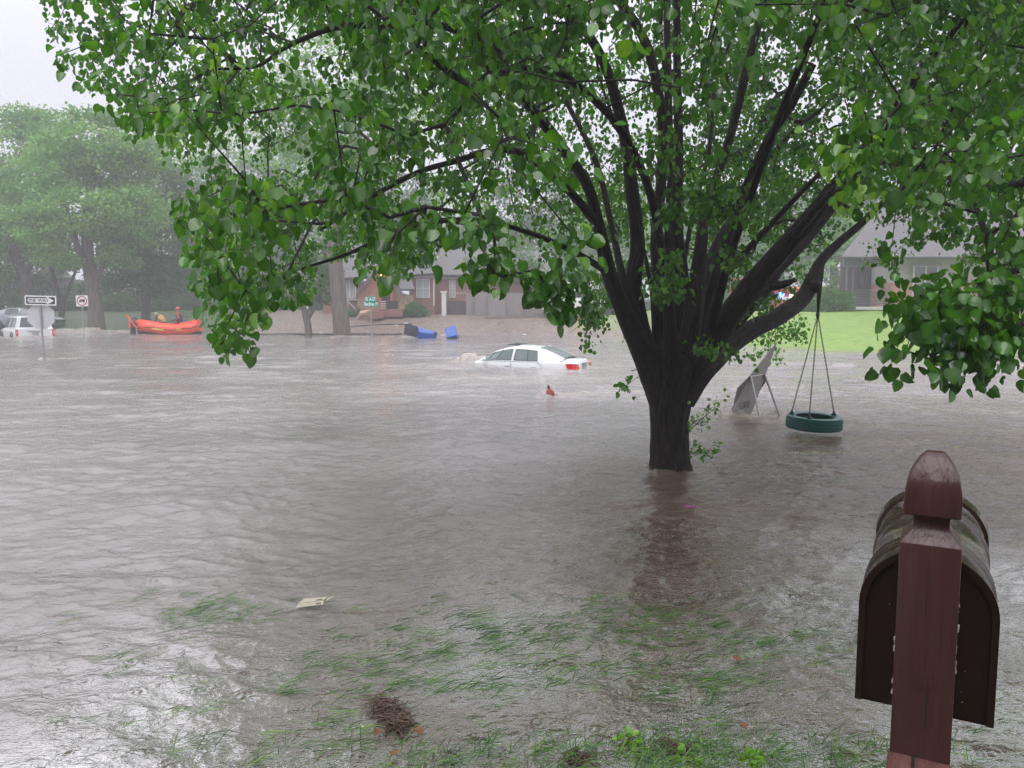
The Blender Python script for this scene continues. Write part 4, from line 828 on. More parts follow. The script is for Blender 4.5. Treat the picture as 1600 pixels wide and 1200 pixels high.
# ------------------------------------------------------------------ vehicles
def loft(mb, secs, closed=False, cap=True):
    n = len(secs[0]); m0 = [v for s in secs for v in s]
    mb.add(m0, [(i*n+k, i*n+(k+1) % n, (i+1)*n+(k+1) % n, (i+1)*n+k) for i in range(len(secs)-1) for k in range(n if closed else n-1)])
    if cap and closed: mb.add(secs[0], [tuple(range(n))]); mb.add(secs[-1], [tuple(range(n))])
def car(root, paint, P_, glass, rearglass=None):
    """P_: dict of profile numbers; x forward, z up, root at ground centre"""
    st = P_['st']      # (x, half width, belt z, deck z, low z)
    secs = []
    for x, w, zb, zd, zl in st:
        secs.append([(x, -w*.80, zl), (x, -w*.97, zl+.10), (x, -w, zl+.30), (x, -w*.985, zb-.10), (x, -w*.95, zb-.01), (x, -w*.90, zb+.015), (x, -w*.55, zd), (x, 0, zd+.012),
                     (x, w*.55, zd), (x, w*.90, zb+.015), (x, w*.95, zb-.01), (x, w*.985, zb-.10), (x, w, zl+.30), (x, w*.97, zl+.10), (x, w*.80, zl)])
    mb = MB(); loft(mb, secs, True); body = obj('body', mb, paint, root, smooth=True, angle=32)
    # greenhouse: rows belt, window bottom, window top, rail; columns = stations (bottom x, top x)
    gs = P_['gs']; wb, wr, zb, zr = P_['wb'], P_['wr'], P_['zb'], P_['zr']; solid = P_['solid']; rows = [0, .09, .84, 1.0]
    sh = MB(); gl = []
    def pt(s, j, r):
        t = rows[r]; xb, xt = gs[j]; c = math.sin(t*math.pi/2)*.25+t*.75
        z = zb[j]+(zr[j]-zb[j])*t; return (xb+(xt-xb)*t, s*(wb[j]+(wr[j]-wb[j])*(t**1.35)), z)
    for s in (-1, 1):
        for j in range(len(gs)-1):
            for r in range(3):
                q = [pt(s, j, r), pt(s, j+1, r), pt(s, j+1, r+1), pt(s, j, r+1)]
                if r == 1 and j not in solid: gl.append((s, q))
                else: sh.add(q, [(0, 1, 2, 3)])
    # roof with crown
    nr = 8; fgm = MB(); rgm = MB(); fg_ = P_.get('fg', 0); rg_ = P_.get('rg', 99)
    for j in range(len(gs)-1):
        a = [Vector(pt(-1, j, 3)), Vector(pt(1, j, 3))]; b = [Vector(pt(-1, j+1, 3)), Vector(pt(1, j+1, 3))]
        for k in range(nr):
            f = lambda q, t, jj: q[0].lerp(q[1], t)+Vector((0, 0, P_['crown']*math.sin(math.pi*t)))
            (fgm if (j < fg_ and 0 < k < nr-1) else rgm if (j >= rg_ and 0 < k < nr-1) else sh).add([f(a, k/nr, j), f(a, (k+1)/nr, j), f(b, (k+1)/nr, j+1), f(b, k/nr, j+1)], [(0, 1, 2, 3)])
    # front and rear screens
    ends = [('windshield', fgm), ('rear_window', rgm)] if fg_ else []
    for j, nm in () if fg_ else ((0, 'windshield'), (len(gs)-1, 'rear_window')):
        Bl, Br, Tl, Tr = [Vector(pt(s, j, r)) for r in (0, 3) for s in (-1, 1)]
        def F_(u, v):
            b = Bl.lerp(Br, u); t = Tl.lerp(Tr, u); q = b.lerp(t, v); bulge = math.sin(math.pi*u)*.06*(1 if j == 0 else -1); q.x += bulge*(1-v*.6); q.z += P_['crown']*math.sin(math.pi*u)*v; return q
        us = [0, .07, .25, .4, .6, .75, .93, 1]; vs_ = [0, .07, .92, 1]; g2 = MB()
        for a in range(7):
            for c in range(3):
                q = [F_(us[a], vs_[c]), F_(us[a+1], vs_[c]), F_(us[a+1], vs_[c+1]), F_(us[a], vs_[c+1])]
                (g2 if (0 < a < 6 and c == 1) else sh).add(q, [(0, 1, 2, 3)])
        ends.append((nm, g2))
    shell = sh; o = obj('cabin_shell', shell, paint, root, smooth=True, angle=30)
    bmx = bmesh.new(); bmx.from_mesh(o.data); bmesh.ops.remove_doubles(bmx, verts=bmx.verts, dist=.002); bmesh.ops.recalc_face_normals(bmx, faces=bmx.faces); bmx.to_mesh(o.data); bmx.free()
    for s, q in gl:
        g2 = MB(); g2.add(q, [(0, 1, 2, 3)]); obj('side_window', g2, glass, root)
        fr = MB(); pts = [Vector(v)+Vector((0, s*.004, 0)) for v in q]; fr.tube(pts+[pts[0]], .011, 4, caps=False); obj('window_trim', fr, M['black'], root)
    for nm, g2 in ends: obj(nm, g2, rearglass if (rearglass and nm == 'rear_window') else glass, root, smooth=True)
    return body
def wheel(root, x, y, r=.32, w=.21):
    Mx = Matrix.Rotation(R(90), 3, 'X'); mb = MB(); mb.lathe([(r*.62, -w/2), (r*.95, -w/2), (r, -w/2+.03), (r, w/2-.03), (r*.95, w/2), (r*.62, w/2)], 28, (x, y, r), Mx); wh = obj('wheel', mb, M['rubber'], root, smooth=True)
    mb = MB(); mb.lathe([(r*.64, -w/2+.02), (r*.60, -w/2+.01), (r*.2, -w/2+.04), (.02, -w/2+.03)], 24, (x, y, r), Mx); mb.lathe([(r*.64, w/2-.02), (r*.60, w/2-.01), (r*.2, w/2-.04), (.02, w/2-.03)], 24, (x, y, r), Mx); obj('rim', mb, M['alu'], wh, smooth=True)
SED = dict(st=[(2.30, .62, .60, .62, .30), (2.24, .76, .66, .68, .22), (2.0, .84, .74, .78, .20), (1.5, .89, .84, .90, .20), (1.05, .90, .90, .97, .20), (.5, .91, .92, .93, .20), (-.6, .91, .94, .95, .20), (-1.3, .905, .965, .99, .20), (-1.75, .89, .985, 1.06, .22), (-2.05, .86, .99, 1.075, .26), (-2.24, .80, .97, 1.06, .30), (-2.32, .74, .92, .97, .34), (-2.36, .70, .72, .78, .36)],
           gs=[(1.30, 1.24), (1.12, .98), (.92, .68), (.62, .36), (.02, .02), (-.09, -.09), (-.60, -.54), (-.98, -.88), (-1.22, -1.14), (-1.56, -1.48), (-1.88, -1.84)], wb=[.78, .82, .85, .86, .865, .865, .86, .85, .84, .82, .76], wr=[.70, .67, .64, .62, .61, .61, .61, .605, .605, .61, .64],
           zb=[.925, .93, .935, .94, .945, .945, .95, .96, .965, .98, 1.04], zr=[.96, 1.12, 1.26, 1.36, 1.43, 1.435, 1.43, 1.395, 1.345, 1.23, 1.085], solid=(0, 4, 7, 8, 9), crown=.045, fg=3, rg=7)
cp = PZ(815, 569.5); SUB = .60
sed = thing('sedan', 'white four door sedan half submerged with water piling at its hood', 'car', (cp.x, cp.y, -SUB), 0)
sed.rotation_euler = (R(-1.0), R(-1.2), R(180-26)); sed.scale = (.79,)*3
car(sed, M['carwhite'], SED, M['cglass'])
for x in (1.42, -1.38):
    for s in (-1, 1): wheel(sed, x, s*.80)
for s in (-1, 1):      # wrap-round tail lamps
    mb = MB(); pts = [(-1.98, .868, .94), (-2.10, .85, .955), (-2.20, .815, .955), (-2.27, .77, .95), (-2.325, .71, .93), (-2.34, .55, .90), (-2.365, .50, .79), (-2.375, .62, .755), (-2.35, .715, .75), (-2.28, .80, .755), (-2.20, .845, .77), (-2.08, .87, .80)]
    up = [(-2.02, .885, .945), (-2.22, .825, .965), (-2.335, .735, .955), (-2.36, .52, .915)]; dn = [(-2.10, .885, .80), (-2.25, .83, .775), (-2.37, .735, .765), (-2.39, .52, .79)]
    for i in range(3): mb.add([(a, s*b, c) for a, b, c in (up[i], up[i+1], dn[i+1], dn[i])], [(0, 1, 2, 3)])
    mb.add([(a-.02, s*(b+.002), c) for a, b, c in up]+[(a+.05, s*(b-.07), c) for a, b, c in up], [(0, 1, 5, 4), (1, 2, 6, 5), (2, 3, 7, 6)])
    tl = obj('tail_light', mb, M['tail'], sed, smooth=True)
    mb = MB(); mb.ball((1.0, s*.97, .98), .09, 10, 6, (.7, .9, .75)); obj('wing_mirror', mb, M['carwhite'], sed, smooth=True)
    for x, L in ((.0, .86), (-1.02, .0)):
        mb = MB(); mb.tube([(x, s*.905, .92), (x, s*.915, .7), (x, s*.915, .45)] if x == 0 else [(-.98, s*.88, .95), (-1.12, s*.905, .88), (-1.22, s*.912, .70), (-1.12, s*.912, .62)], .006, 4); obj('door_seam', mb, M['black'], sed)
    for x in (.15, -.88): mb = MB(); mb.box((x, s*.925, .80), (.20, .03, .035), bev=.01); obj('door_handle', mb, M['carwhite'], sed)
    for x in (-.35, .55): mb = MB(); mb.box((x, s*.36, .83), (.16, .48, .62), bev=.05); mb.box((x-.03, s*.36, 1.22), (.11, .27, .19), bev=.05); mb.tube([(x-.02, s*.36, 1.1), (x-.02, s*.36, 1.15)], .03, 6); obj('car_seat', mb, M['seat'], sed, smooth=True)
mb = MB(); mb.box((-1.05, 0, .80), (.14, 1.2, .56), bev=.05); obj('rear_bench', mb, M['seat'], sed, smooth=True)
mb = MB(); mb.box((-2.385, 0, .82), (.01, .32, .16)); obj('licence_plate', mb, M['alu'], sed); mb = MB(); mb.box((-2.375, 0, .925), (.025, .5, .03), bev=.008); obj('chrome_strip', mb, M['dark'], sed)
mb = MB(); mb.tube([(-1.92, -.74, 1.075), (-2.22, -.70, 1.03), (-2.33, -.48, .90)], .005, 4); mb.tube([(-1.92, .74, 1.075), (-2.22, .70, 1.03), (-2.33, .48, .90)], .005, 4); obj('trunk_seam', mb, M['black'], sed)
mb = MB(); mb.prism([(-.95, 0), (-1.08, .05), (-1.15, .0)], -.02, .02, 'y'); mb.v = [(x, y, z+1.455) for x, y, z in mb.v]; obj('roof_antenna', mb, M['carwhite'], sed)
mb = MB()
for x in (.18,): mb.box((x, 0, 1.478), (.48, .80, .012), bev=.004)
obj('sunroof', mb, M['privacy'], sed)
# SUV at the left edge
SUV = dict(st=[(2.5, .85, .85, .90, .42), (2.4, .93, 1.0, 1.05, .38), (1.6, .98, 1.08, 1.13, .36), (.9, .99, 1.12, 1.16, .36), (0, 1.0, 1.14, 1.16, .36), (-1.5, 1.0, 1.16, 1.17, .36), (-2.3, .99, 1.17, 1.18, .38), (-2.46, .97, 1.16, 1.17, .42), (-2.52, .93, 1.10, 1.12, .44)],
           gs=[(1.25, .62), (1.0, .52), (.08, .06), (-.04, -.05), (-.98, -.96), (-1.10, -1.10), (-2.16, -2.02), (-2.44, -2.26)], wb=[.86, .92, .95, .95, .955, .955, .95, .90], wr=[.70, .73, .75, .75, .755, .755, .75, .72],
           zb=[1.12, 1.13, 1.145, 1.145, 1.16, 1.16, 1.17, 1.17], zr=[1.76, 1.80, 1.85, 1.85, 1.85, 1.85, 1.84, 1.80], solid=(0, 2, 4, 6), crown=.05)
sp_ = PZ(47, 527); suv = thing('suv', 'white sport utility vehicle standing in deep water at the left edge', 'suv', (sp_.x-1.55, sp_.y+2.2, -.62), 0); suv.rotation_euler = (0, R(0), R(180-48))
suv.scale = (.94, .94, .94)
car(suv, M['carwhite'], SUV, M['privacy'])
for x in (1.6, -1.45):
    for s in (-1, 1):
        wheel(suv, x, s*.88, .39, .25)
        mb = MB(); mb.tube([(x+.5*math.cos(a), s*1.0, .40+.5*math.sin(a)) for a in np.linspace(0, math.pi, 12)], .035, 5); obj('wheel_arch', mb, M['black'], suv)
for s in (-1, 1):
    mb = MB(); mb.box((-2.455, s*.915, .90), (.16, .13, .42), bev=.03); tl = obj('tail_light', mb, M['tail'], suv, smooth=True)
    mb = MB(); mb.box((-2.50, s*.93, .93), (.09, .07, .10), bev=.02); obj('lens', mb, mat('pale lens', (.7, .35, .3), .2), tl)
    mb = MB(); mb.tube([(.4, s*.68, 1.93), (-.8, s*.68, 1.96), (-2.0, s*.68, 1.92)], .022, 6); obj('roof_rail', mb, M['alu'], suv)
mb = MB(); mb.box((-2.56, 0, .52), (.16, 1.9, .26), bev=.04); obj('rear_bumper', mb, M['carwhite'], suv, smooth=True)
mb = MB(); mb.box((-2.545, 0, .99), (.02, .75, .07), bev=.008); mb.box((-2.545, 0, .86), (.012, .34, .17)); obj('licence_plate', mb, M['alu'], suv)
# silver car parked on the bank behind it
sp2 = P(48, 503, 52); sil = thing('parked_car', 'grey saloon car parked on the grass bank behind the white vehicle', 'car', (sp2.x-.9, 53, tz(sp2.x, 53)-.05), R(3)); sil.scale = (.98, .98, .98)
car(sil, M['carsilver'], SED, M['privacy'])
for x in (1.42, -1.38):
    for s in (-1, 1): wheel(sil, x, s*.80)
# fire engine with its lights on
fx = P(1215, 480, 58); fe = thing('fire_engine', 'red fire engine with blue and white flashing lights glimpsed between the limbs', 'fire engine', (fx.x, 58, 1.15), R(12))
mb = MB(); mb.box((0, 0, 1.15), (6.6, 2.3, 1.5), bev=.1); mb.box((-2.3, 0, 1.75), (1.9, 2.3, 1.6), bev=.15); obj('body', mb, mat('fire red', (.40, .03, .03), .3, coat=.5), fe, smooth=True)
mb = MB(); mb.box((-2.4, -1.16, 2.05), (1.3, .02, .65)); mb.box((-3.26, 0, 2.05), (.02, 1.9, .7)); obj('cab_window', mb, M['privacy'], fe)
mb = MB(); mb.box((0, -1.165, 1.1), (6.4, .02, .18)); obj('stripe', mb, M['white'], fe)
for x in (-2.3, 1.9):
    for s in (-1, 1): wheel(fe, x, s*1.05, .5, .3)
def glow(n, c, s): return mat(n, (.1, .1, .1), .3, emit=c, es=s)
lb = MB(); lb.box((-2.2, 0, 2.62), (.5, 1.9, .14), bev=.03); lbo = obj('light_bar', lb, M['dark'], fe)
for nm, c, s, pxx, pyy, rr2 in (('blue_lamp', (.05, .25, 1), 40, 1221, 460, .17), ('white_lamp', (1, .75, .7), 24, 1236, 462, .12), ('red_lamp', (1, .06, .05), 14, 1241, 450, .10), ('red_lamp', (1, .06, .05), 6, 1247, 450, .07)):
    q = P(pxx, pyy, 56.3); mb = MB(); mb.ball(q, rr2, 10, 6, (1.2, .6, .9)); obj(nm, mb, glow(nm, c, s*.2), fe, False)
    o = bpy.data.objects[-1] if False else None
for o in [c for c in bpy.data.objects if c.parent == fe and 'lamp' in c.name]:
    inv = (Matrix.Translation(fe.location) @ Matrix.Rotation(R(12), 4, 'Z')).inverted(); o.data.transform(inv)
ux_ = P(905, 490, 50); ut = thing('utility_truck', 'pale pickup truck with amber and red lamps behind low hanging leaves', 'truck', (ux_.x+.2, 50.6, tz(ux_.x, 50)), R(180))
mb = MB(); mb.box((0, 0, .8), (5, 1.9, .7), bev=.08); mb.box((.3, 0, 1.4), (1.9, 1.7, .7), bev=.15); obj('body', mb, M['white'], ut, smooth=True)
mb = MB(); mb.box((.3, -.0, 1.45), (1.6, 1.74, .42)); obj('cab_window', mb, M['privacy'], ut)
for x in (1.6, -1.5):
    for s in (-1, 1): wheel(ut, x, s*.85, .38, .25)
for pxx, pyy, c in ((896, 487, (1, .35, .1)), (904, 489, (1, .08, .1))):
    q = P(pxx, pyy, 49.4)-Vector(ut.location); mb = MB(); mb.ball((-q.x, -q.y, q.z), .07, 8, 5); obj('marker_lamp', mb, glow('marker lamp', c, 3), ut)
q = P(1143, 481, 48); cn = thing('warning_lamp', 'orange warning lamp on a short post seen through the tree limbs', 'warning lamp', (q.x, 48, tz(q.x, 48)))
mb = MB(); mb.tube([(0, 0, -.2), (0, 0, q.z-cn.location.z)], .05, 8); obj('post', mb, M['galv'], cn)
mb = MB(); mb.ball((0, 0, q.z-cn.location.z+.1), .20, 12, 8); obj('lens', mb, glow('amber lens', (1, .22, .03), 3), cn)
# ------------------------------------------------------------------ signs
sg = PZ(70, 561); sY = sg.y; sn = thing('one_way_sign', 'leaning grey sign post with ONE WAY panel above the blank back of an octagonal sign', 'street sign', (sg.x, sg.y, 0))
L0 = Vector(sn.location)
pb_ = P(70.5, 575, sY); ptp = P(61.5, 463, sY)
mb = MB(); d = (ptp-pb_).normalized(); rx = d.cross(Vector((0, 1, 0))).normalized(); off2 = .030
for a, b2, w_2 in ((pb_-d*.9, ptp, .022),):
    f = lambda p, u, v: p+rx*u+Vector((0, v, 0))
    prof2 = [(-.034, -.012), (-.026, -.012), (-.016, -.034), (.016, -.034), (.026, -.012), (.034, -.012), (.034, -.006), (.02, -.006), (.012, -.026), (-.012, -.026), (-.02, -.006), (-.034, -.006)]
    mb.add([f(a, u, v) for u, v in prof2]+[f(b2, u, v) for u, v in prof2], [(k, (k+1) % 12, 12+(k+1) % 12, 12+k) for k in range(12)]+[tuple(range(12)), tuple(range(12, 24))])
obj('post', mb, M['galv'], sn, True)
def frame(c, ang, bx):
    """sign-plane matrix: x right, y up, z toward the viewer"""
    Mx = Matrix.Rotation(R(90), 4, 'X'); return Matrix.Translation(c) @ Matrix.Rotation(R(bx), 4, 'Z') @ Mx @ Matrix.Rotation(R(ang), 4, 'Z')
def rr_poly(w, h, r, n=4):
    out = []
    for cx, cyy, a0_ in ((w/2-r, h/2-r, 0), (-w/2+r, h/2-r, 90), (-w/2+r, -h/2+r, 180), (w/2-r, -h/2+r, 270)):
        out += [(cx+r*math.cos(R(a0_+90*k/n)), cyy+r*math.sin(R(a0_+90*k/n))) for k in range(n+1)]
    return out
def flat(name, poly, z0, z1, m, parent, Mx, label=None):
    mb = MB(); mb.prism(poly, z0, z1); mb.v = [tuple((Mx @ Vector(v))-Vector(parent.location if parent.parent is None else parent.parent.location)) for v in mb.v]; return obj(name, mb, m, parent, label=label)
oc = P(63.8, 494.3, sY+.02); rO = 19.6*sY/F/math.cos(R(22.5)); Mx = frame(oc, -2, 8)
flat('octagon_panel', [(rO*math.cos(R(22.5+45*k)), rO*math.sin(R(22.5+45*k))) for k in range(8)], -.003, .0, mat('pale sign back', (.50, .50, .52), .45, var=.05), sn, Mx)
ow = P(63.3, 469.5, sY-.06); Mx = frame(ow, -1.5, 8); k = sY/F; w1, h1 = 45.5*k, 14.8*k
one = flat('one_way_panel', rr_poly(w1, h1, .03), -.004, 0, M['white'], sn, Mx)
flat('black_field', rr_poly(w1-.075, h1-.075, .02), .0, .002, M['black'], one, Mx)
u = k; ar = [(-18.5*u, -3.4*u), (9*u, -3.4*u), (9*u, -6.0*u), (19.5*u, 0), (9*u, 6.0*u), (9*u, 3.4*u), (-18.5*u, 3.4*u)]
flat('arrow', ar, .002, .004, M['white'], one, Mx)
t_ = text_mesh('lettering', 'ONE WAY', .135, M['black'], one, Matrix.Translation(-L0) @ Mx @ Matrix.Translation((-4.2*u, -.002, .0055)), .001, .003, 1.0)
# no-lorries sign
q = PZ(131, 512); nY = 40.5; q = P(128, 470, nY); ns = thing('no_trucks_sign', 'small square white sign with red ring and slashed black truck', 'street sign', (P(131, 520, nY).x, nY, -.0))
mb = MB(); mb.tube([P(131, 535, nY)+Vector((0, .03, 0)), P(127.4, 461, nY)+Vector((0, .03, 0))], .03, 8); obj('post', mb, M['galv'], ns, True)
Mx = frame(q, 1.5, 6); kk = nY/F; pn = flat('panel', rr_poly(17.5*kk, 17*kk, .03), -.004, 0, M['white'], ns, Mx)
def ring(r0, r1, n=32): return [(r1*math.cos(R(360*k/n)), r1*math.sin(R(360*k/n))) for k in range(n+1)]+[(r0*math.cos(R(360*k/n)), r0*math.sin(R(360*k/n))) for k in range(n, -1, -1)]
flat('truck_pictogram', [(-4.6*kk, -1.6*kk), (-4.6*kk, .3*kk), (-3*kk, .5*kk), (-2.5*kk, 1.9*kk), (-1*kk, 1.9*kk), (-1*kk, 2.4*kk), (4.4*kk, 2.4*kk), (4.4*kk, -1.2*kk), (3.6*kk, -2.4*kk), (2*kk, -1.4*kk), (-1.2*kk, -1.4*kk), (-2.5*kk, -2.6*kk)], .0, .003, M['black'], pn, Mx)
M['signred'] = mat('sign red', (.32, .03, .05), .5)
flat('red_ring', ring(6.3*kk, 7.6*kk), .003, .006, M['signred'], pn, Mx); s_ = .7*kk; flat('red_slash', [(-4.9*kk, 4.3*kk), (-4.3*kk, 4.9*kk), (4.9*kk, -4.3*kk), (4.3*kk, -4.9*kk)], .006, .008, M['signred'], pn, Mx)
# street name blades
q = PZ(581.5, 531); nY = q.y; st_ = thing('street_name_sign', 'two stacked green street name blades on a thin grey pole', 'street sign', (q.x, q.y, 0))
mb = MB(); mb.tube([P(581.5, 545, nY), P(579, 478, nY), P(578.6, 462, nY)], .032, 8); obj('pole', mb, M['galv'], st_, True, True)
kk = nY/F
for cx, cyy, w_2, h_2, tx, by, ts in ((579, 467.3, 18.5, 7.6, '81 A ST', -14, .235), (579.6, 474.9, 23, 8.4, 'Beckley Pl', 6, .245)):
    Mx = frame(P(cx, cyy, nY-.05), -1, by); bl = flat('name_blade', rr_poly(w_2*kk, h_2*kk, .03), -.01, .0, M['signgreen'], st_, Mx)
    text_mesh('lettering', tx, ts, M['white'], bl, Matrix.Translation(-Vector(st_.location)) @ Mx @ Matrix.Translation((0, -.01, .003)), .001, .006, .66 if w_2 > 20 else .72)
# ------------------------------------------------------------------ hydrant top
q = PZ(861, 621); hy = thing('fire_hydrant', 'top of a faded red fire hydrant poking out of the current', 'hydrant', (q.x, q.y, 0)); k = q.y/F
hy.rotation_euler = (0, R(-14), 0); hy.scale = (.6, .6, .85)
mb = MB(); mb.lathe([(.145, -.7), (.145, .0), (.16, .01), (.16, .035), (.12, .04)], 20); obj('barrel', mb, M['hyd'], hy, smooth=True)
mb = MB(); mb.lathe([(.13, .04), (.128, .08), (.11, .13), (.075, .17), (.05, .185), (.045, .20)], 20); bn = obj('bonnet', mb, M['hyd'], hy, smooth=True)
mb = MB(); mb.lathe([(.035, .20), (.033, .25), (.028, .26)], 5); obj('operating_nut', mb, M['black'], bn)
mb = MB(); mb.lathe([(.055, .10), (.055, .2), (.04, .22)], 12, (0, 0, -.04), Matrix.Rotation(R(80), 3, 'Y')); mb.v = [(x, y, z) for x, y, z in mb.v]; obj('nozzle', mb, M['hyd'], hy, smooth=True)
# ------------------------------------------------------------------ drifting bins
def bin_(px, py, lab, rot, openl, sc, zz_):
    q = PZ(px, py); r = thing('wheelie_bin', lab, 'bin', (q.x, q.y, zz_), 0, 'blue bins drifting in the flood'); r.rotation_euler = rot.to_euler(); r.scale = (sc,)*3
    mb = MB(); z = [0, .95]; lo = (.21, .24); hi = (.29, .34)
    vs = []
    for (a, b2), zz in ((lo, 0), (hi, .95), ((.27), .95)) if False else ((lo, 0), ((.225, .255), .08), (hi, .93)):
        vs += [(x, y, zz) for x, y in rr_poly(2*a, 2*b2, .06)]
    n = 20; vs2 = [(x, y, .93) for x, y in rr_poly(.62, .72, .07)]+[(x, y, .98) for x, y in rr_poly(.62, .72, .07)]+[(x, y, .98) for x, y in rr_poly(.54, .64, .05)]+[(x, y, .08) for x, y in rr_poly(.40, .46, .05)]
    V_ = vs+vs2; L_ = 7; mb.add(V_, [(i*n+k, i*n+(k+1) % n, (i+1)*n+(k+1) % n, (i+1)*n+k) for i in range(L_-1) for k in range(n)]+[tuple(range(n))[::-1], tuple(range((L_-1)*n, L_*n))])
    mb.box((0, -.30, .45), (.03, .03, .8)); mb.box((.15, -.29, .45), (.03, .03, .8)); mb.box((-.15, -.29, .45), (.03, .03, .8))
    obj('tub', mb, M['blue'], r, smooth=True)
    Rm = Matrix.Rotation(R(openl), 3, 'X'); mb = MB(); vs = [(x, y+.36, 0) for x, y in rr_poly(.64, .74, .06)]+[(x, y+.36, .05) for x, y in rr_poly(.58, .66, .06)]
    mb.add([Rm @ Vector(v)+Vector((0, -.36, .99)) for v in vs], [(k, (k+1) % n, n+(k+1) % n, n+k) for k in range(n)]+[tuple(range(n))[::-1], tuple(range(n, 2*n))]); ld = obj('lid', mb, M['binlid'] if openl > 20 else M['blue'], r, smooth=True)
    mb = MB(); mb.tube([(-.2, .36, .90), (-.2, .42, .93), (.2, .42, .93), (.2, .36, .90)], .02, 6); obj('handle', mb, M['blue'], r)
    for s in (-1, 1):
        mb = MB(); mb.lathe([(.10, 0), (.12, .01), (.12, .05), (.10, .06)], 16, (s*.25 if s > 0 else -.31, .24, .08), Matrix.Rotation(R(90), 3, 'Y')); obj('wheel', mb, M['rubber'], r)
RX = lambda a, ax: Matrix.Rotation(R(a), 3, ax)
bin_(681, 528, 'blue wheelie bin lying on its side with dark lid swung open', RX(14, 'Z') @ RX(-84, 'Y') @ RX(160, 'Z'), 115, .97, .08)
bin_(711, 527.5, 'upright tilted blue bin to the right of the overturned one', RX(-14, 'Y') @ RX(48, 'X'), 3, .92, -.28)
# ------------------------------------------------------------------ rescue raft
rf = thing('rescue_raft', 'long orange inflatable raft with yellow patches', 'raft', (0, 0, 0)); RY = 46.0
def rp_(px, py, dy=0): return P(px, py, RY+dy)
q = rp_(262, 520); rf.location = (q.x, RY, 0)
near = [rp_(228, 512, .95), rp_(219, 507.5, .55), rp_(221, 509, .1), rp_(232, 510, -.1), rp_(250, 513.5, -.1), rp_(270, 515, -.1), rp_(290, 514, -.1), rp_(302, 512, -.1), rp_(312, 509, -.1)]
far_ = [rp_(228, 510, 1.3), rp_(240, 510.5, 1.75), rp_(262, 514, 1.8), rp_(288, 512, 1.8), rp_(312, 507, 1.8)]
pts, rd = smooth_path([far_[4], far_[3], far_[2], far_[1], far_[0], near[1]]+near[2:], [.30]*13, .15)
mb = MB(); mb.tube(pts, [.34+.015*math.sin(i*.9) for i in range(len(pts))], 16); tb = obj('air_tube', mb, M['orange'], rf, True, True)
mb = MB(); fl = [Vector(p)-Vector((0, 0, .25)) for p in (near[2], near[5], near[8], far_[4], far_[2], far_[0])]; mb.plate(fl, .08); obj('floor', mb, M['rubber'], rf, True)
mb = MB(); pp = [Vector(p)+Vector((0, .05, -.30)) for p in pts[len(pts)//2:]]; mb.tube(pp, .22, 10); obj('rubbing_strake', mb, M['rubber'], rf, True, True)
for a, b2, y1, y2 in ((237, 256, 513.0, 515.0), (275, 283, 514.2, 514.5)):
    mb = MB(); n = 6
    for k in range(n):
        x0 = a+(b2-a)*k/n; x1 = a+(b2-a)*(k+1)/n; y_0 = y1+(y2-y1)*k/n; y_1 = y1+(y2-y1)*(k+1)/n; mb.plate([rp_(x0, y_0-1.6, -.46), rp_(x1, y_1-1.6, -.46), rp_(x1, y_1+1.6, -.47), rp_(x0, y_0+1.6, -.47)], .02)
    obj('patch', mb, M['yellow'], tb, True)
mb = MB(); ll = [Vector(near[i])+Vector((0, -.36, .05-.09*(i % 2))) for i in range(2, 9)]; mb.tube(ll, .018, 5); obj('grab_line', mb, M['black'], rf, True)
# ------------------------------------------------------------------ people
def body(name, label, loc, joints, edges, rads, m, yaw=0):
    r = thing(name, label, 'person', loc, yaw)
    me = bpy.data.meshes.new('body'); me.from_pydata([Vector(j) for j in joints], edges, []); o = link_mesh('body', me, r); me.materials.append(m)
    sm = o.modifiers.new('skin', 'SKIN'); sm.use_smooth_shade = True; o.modifiers.new('sub', 'SUBSURF').levels = 1; o.modifiers['sub'].render_levels = 2
    for i, w_2 in enumerate(rads): me.skin_vertices[0].data[i].radius = (w_2, w_2) if not hasattr(w_2, '__len__') else w_2
    me.skin_vertices[0].data[0].use_root = True
    return r, o
def hand(parent, c, d, s=1):
    mb = MB(); c = Vector(c); d = Vector(d).normalized(); u = d.orthogonal().normalized(); v = d.cross(u)
    mb.tube([c, c+d*.05*s, c+d*.09*s], [.028*s, .04*s, .036*s], 8)
    for k in range(4):
        o_2 = u*(k-1.5)*.019*s; L = (.075, .085, .08, .06)[k]*s; mb.tube([c+d*.085*s+o_2, c+d*(.085+L*.5)*s+o_2+v*.01, c+d*(.085+L*.8)*s+o_2+v*.035], [.010*s, .009*s, .007*s], 6)
    mb.tube([c+d*.03*s+u*.03, c+d*.06*s+u*.06+v*.01, c+d*.085*s+u*.065+v*.03], [.012, .011, .008], 6); obj('hand', mb, M['suit'], parent, smooth=True)
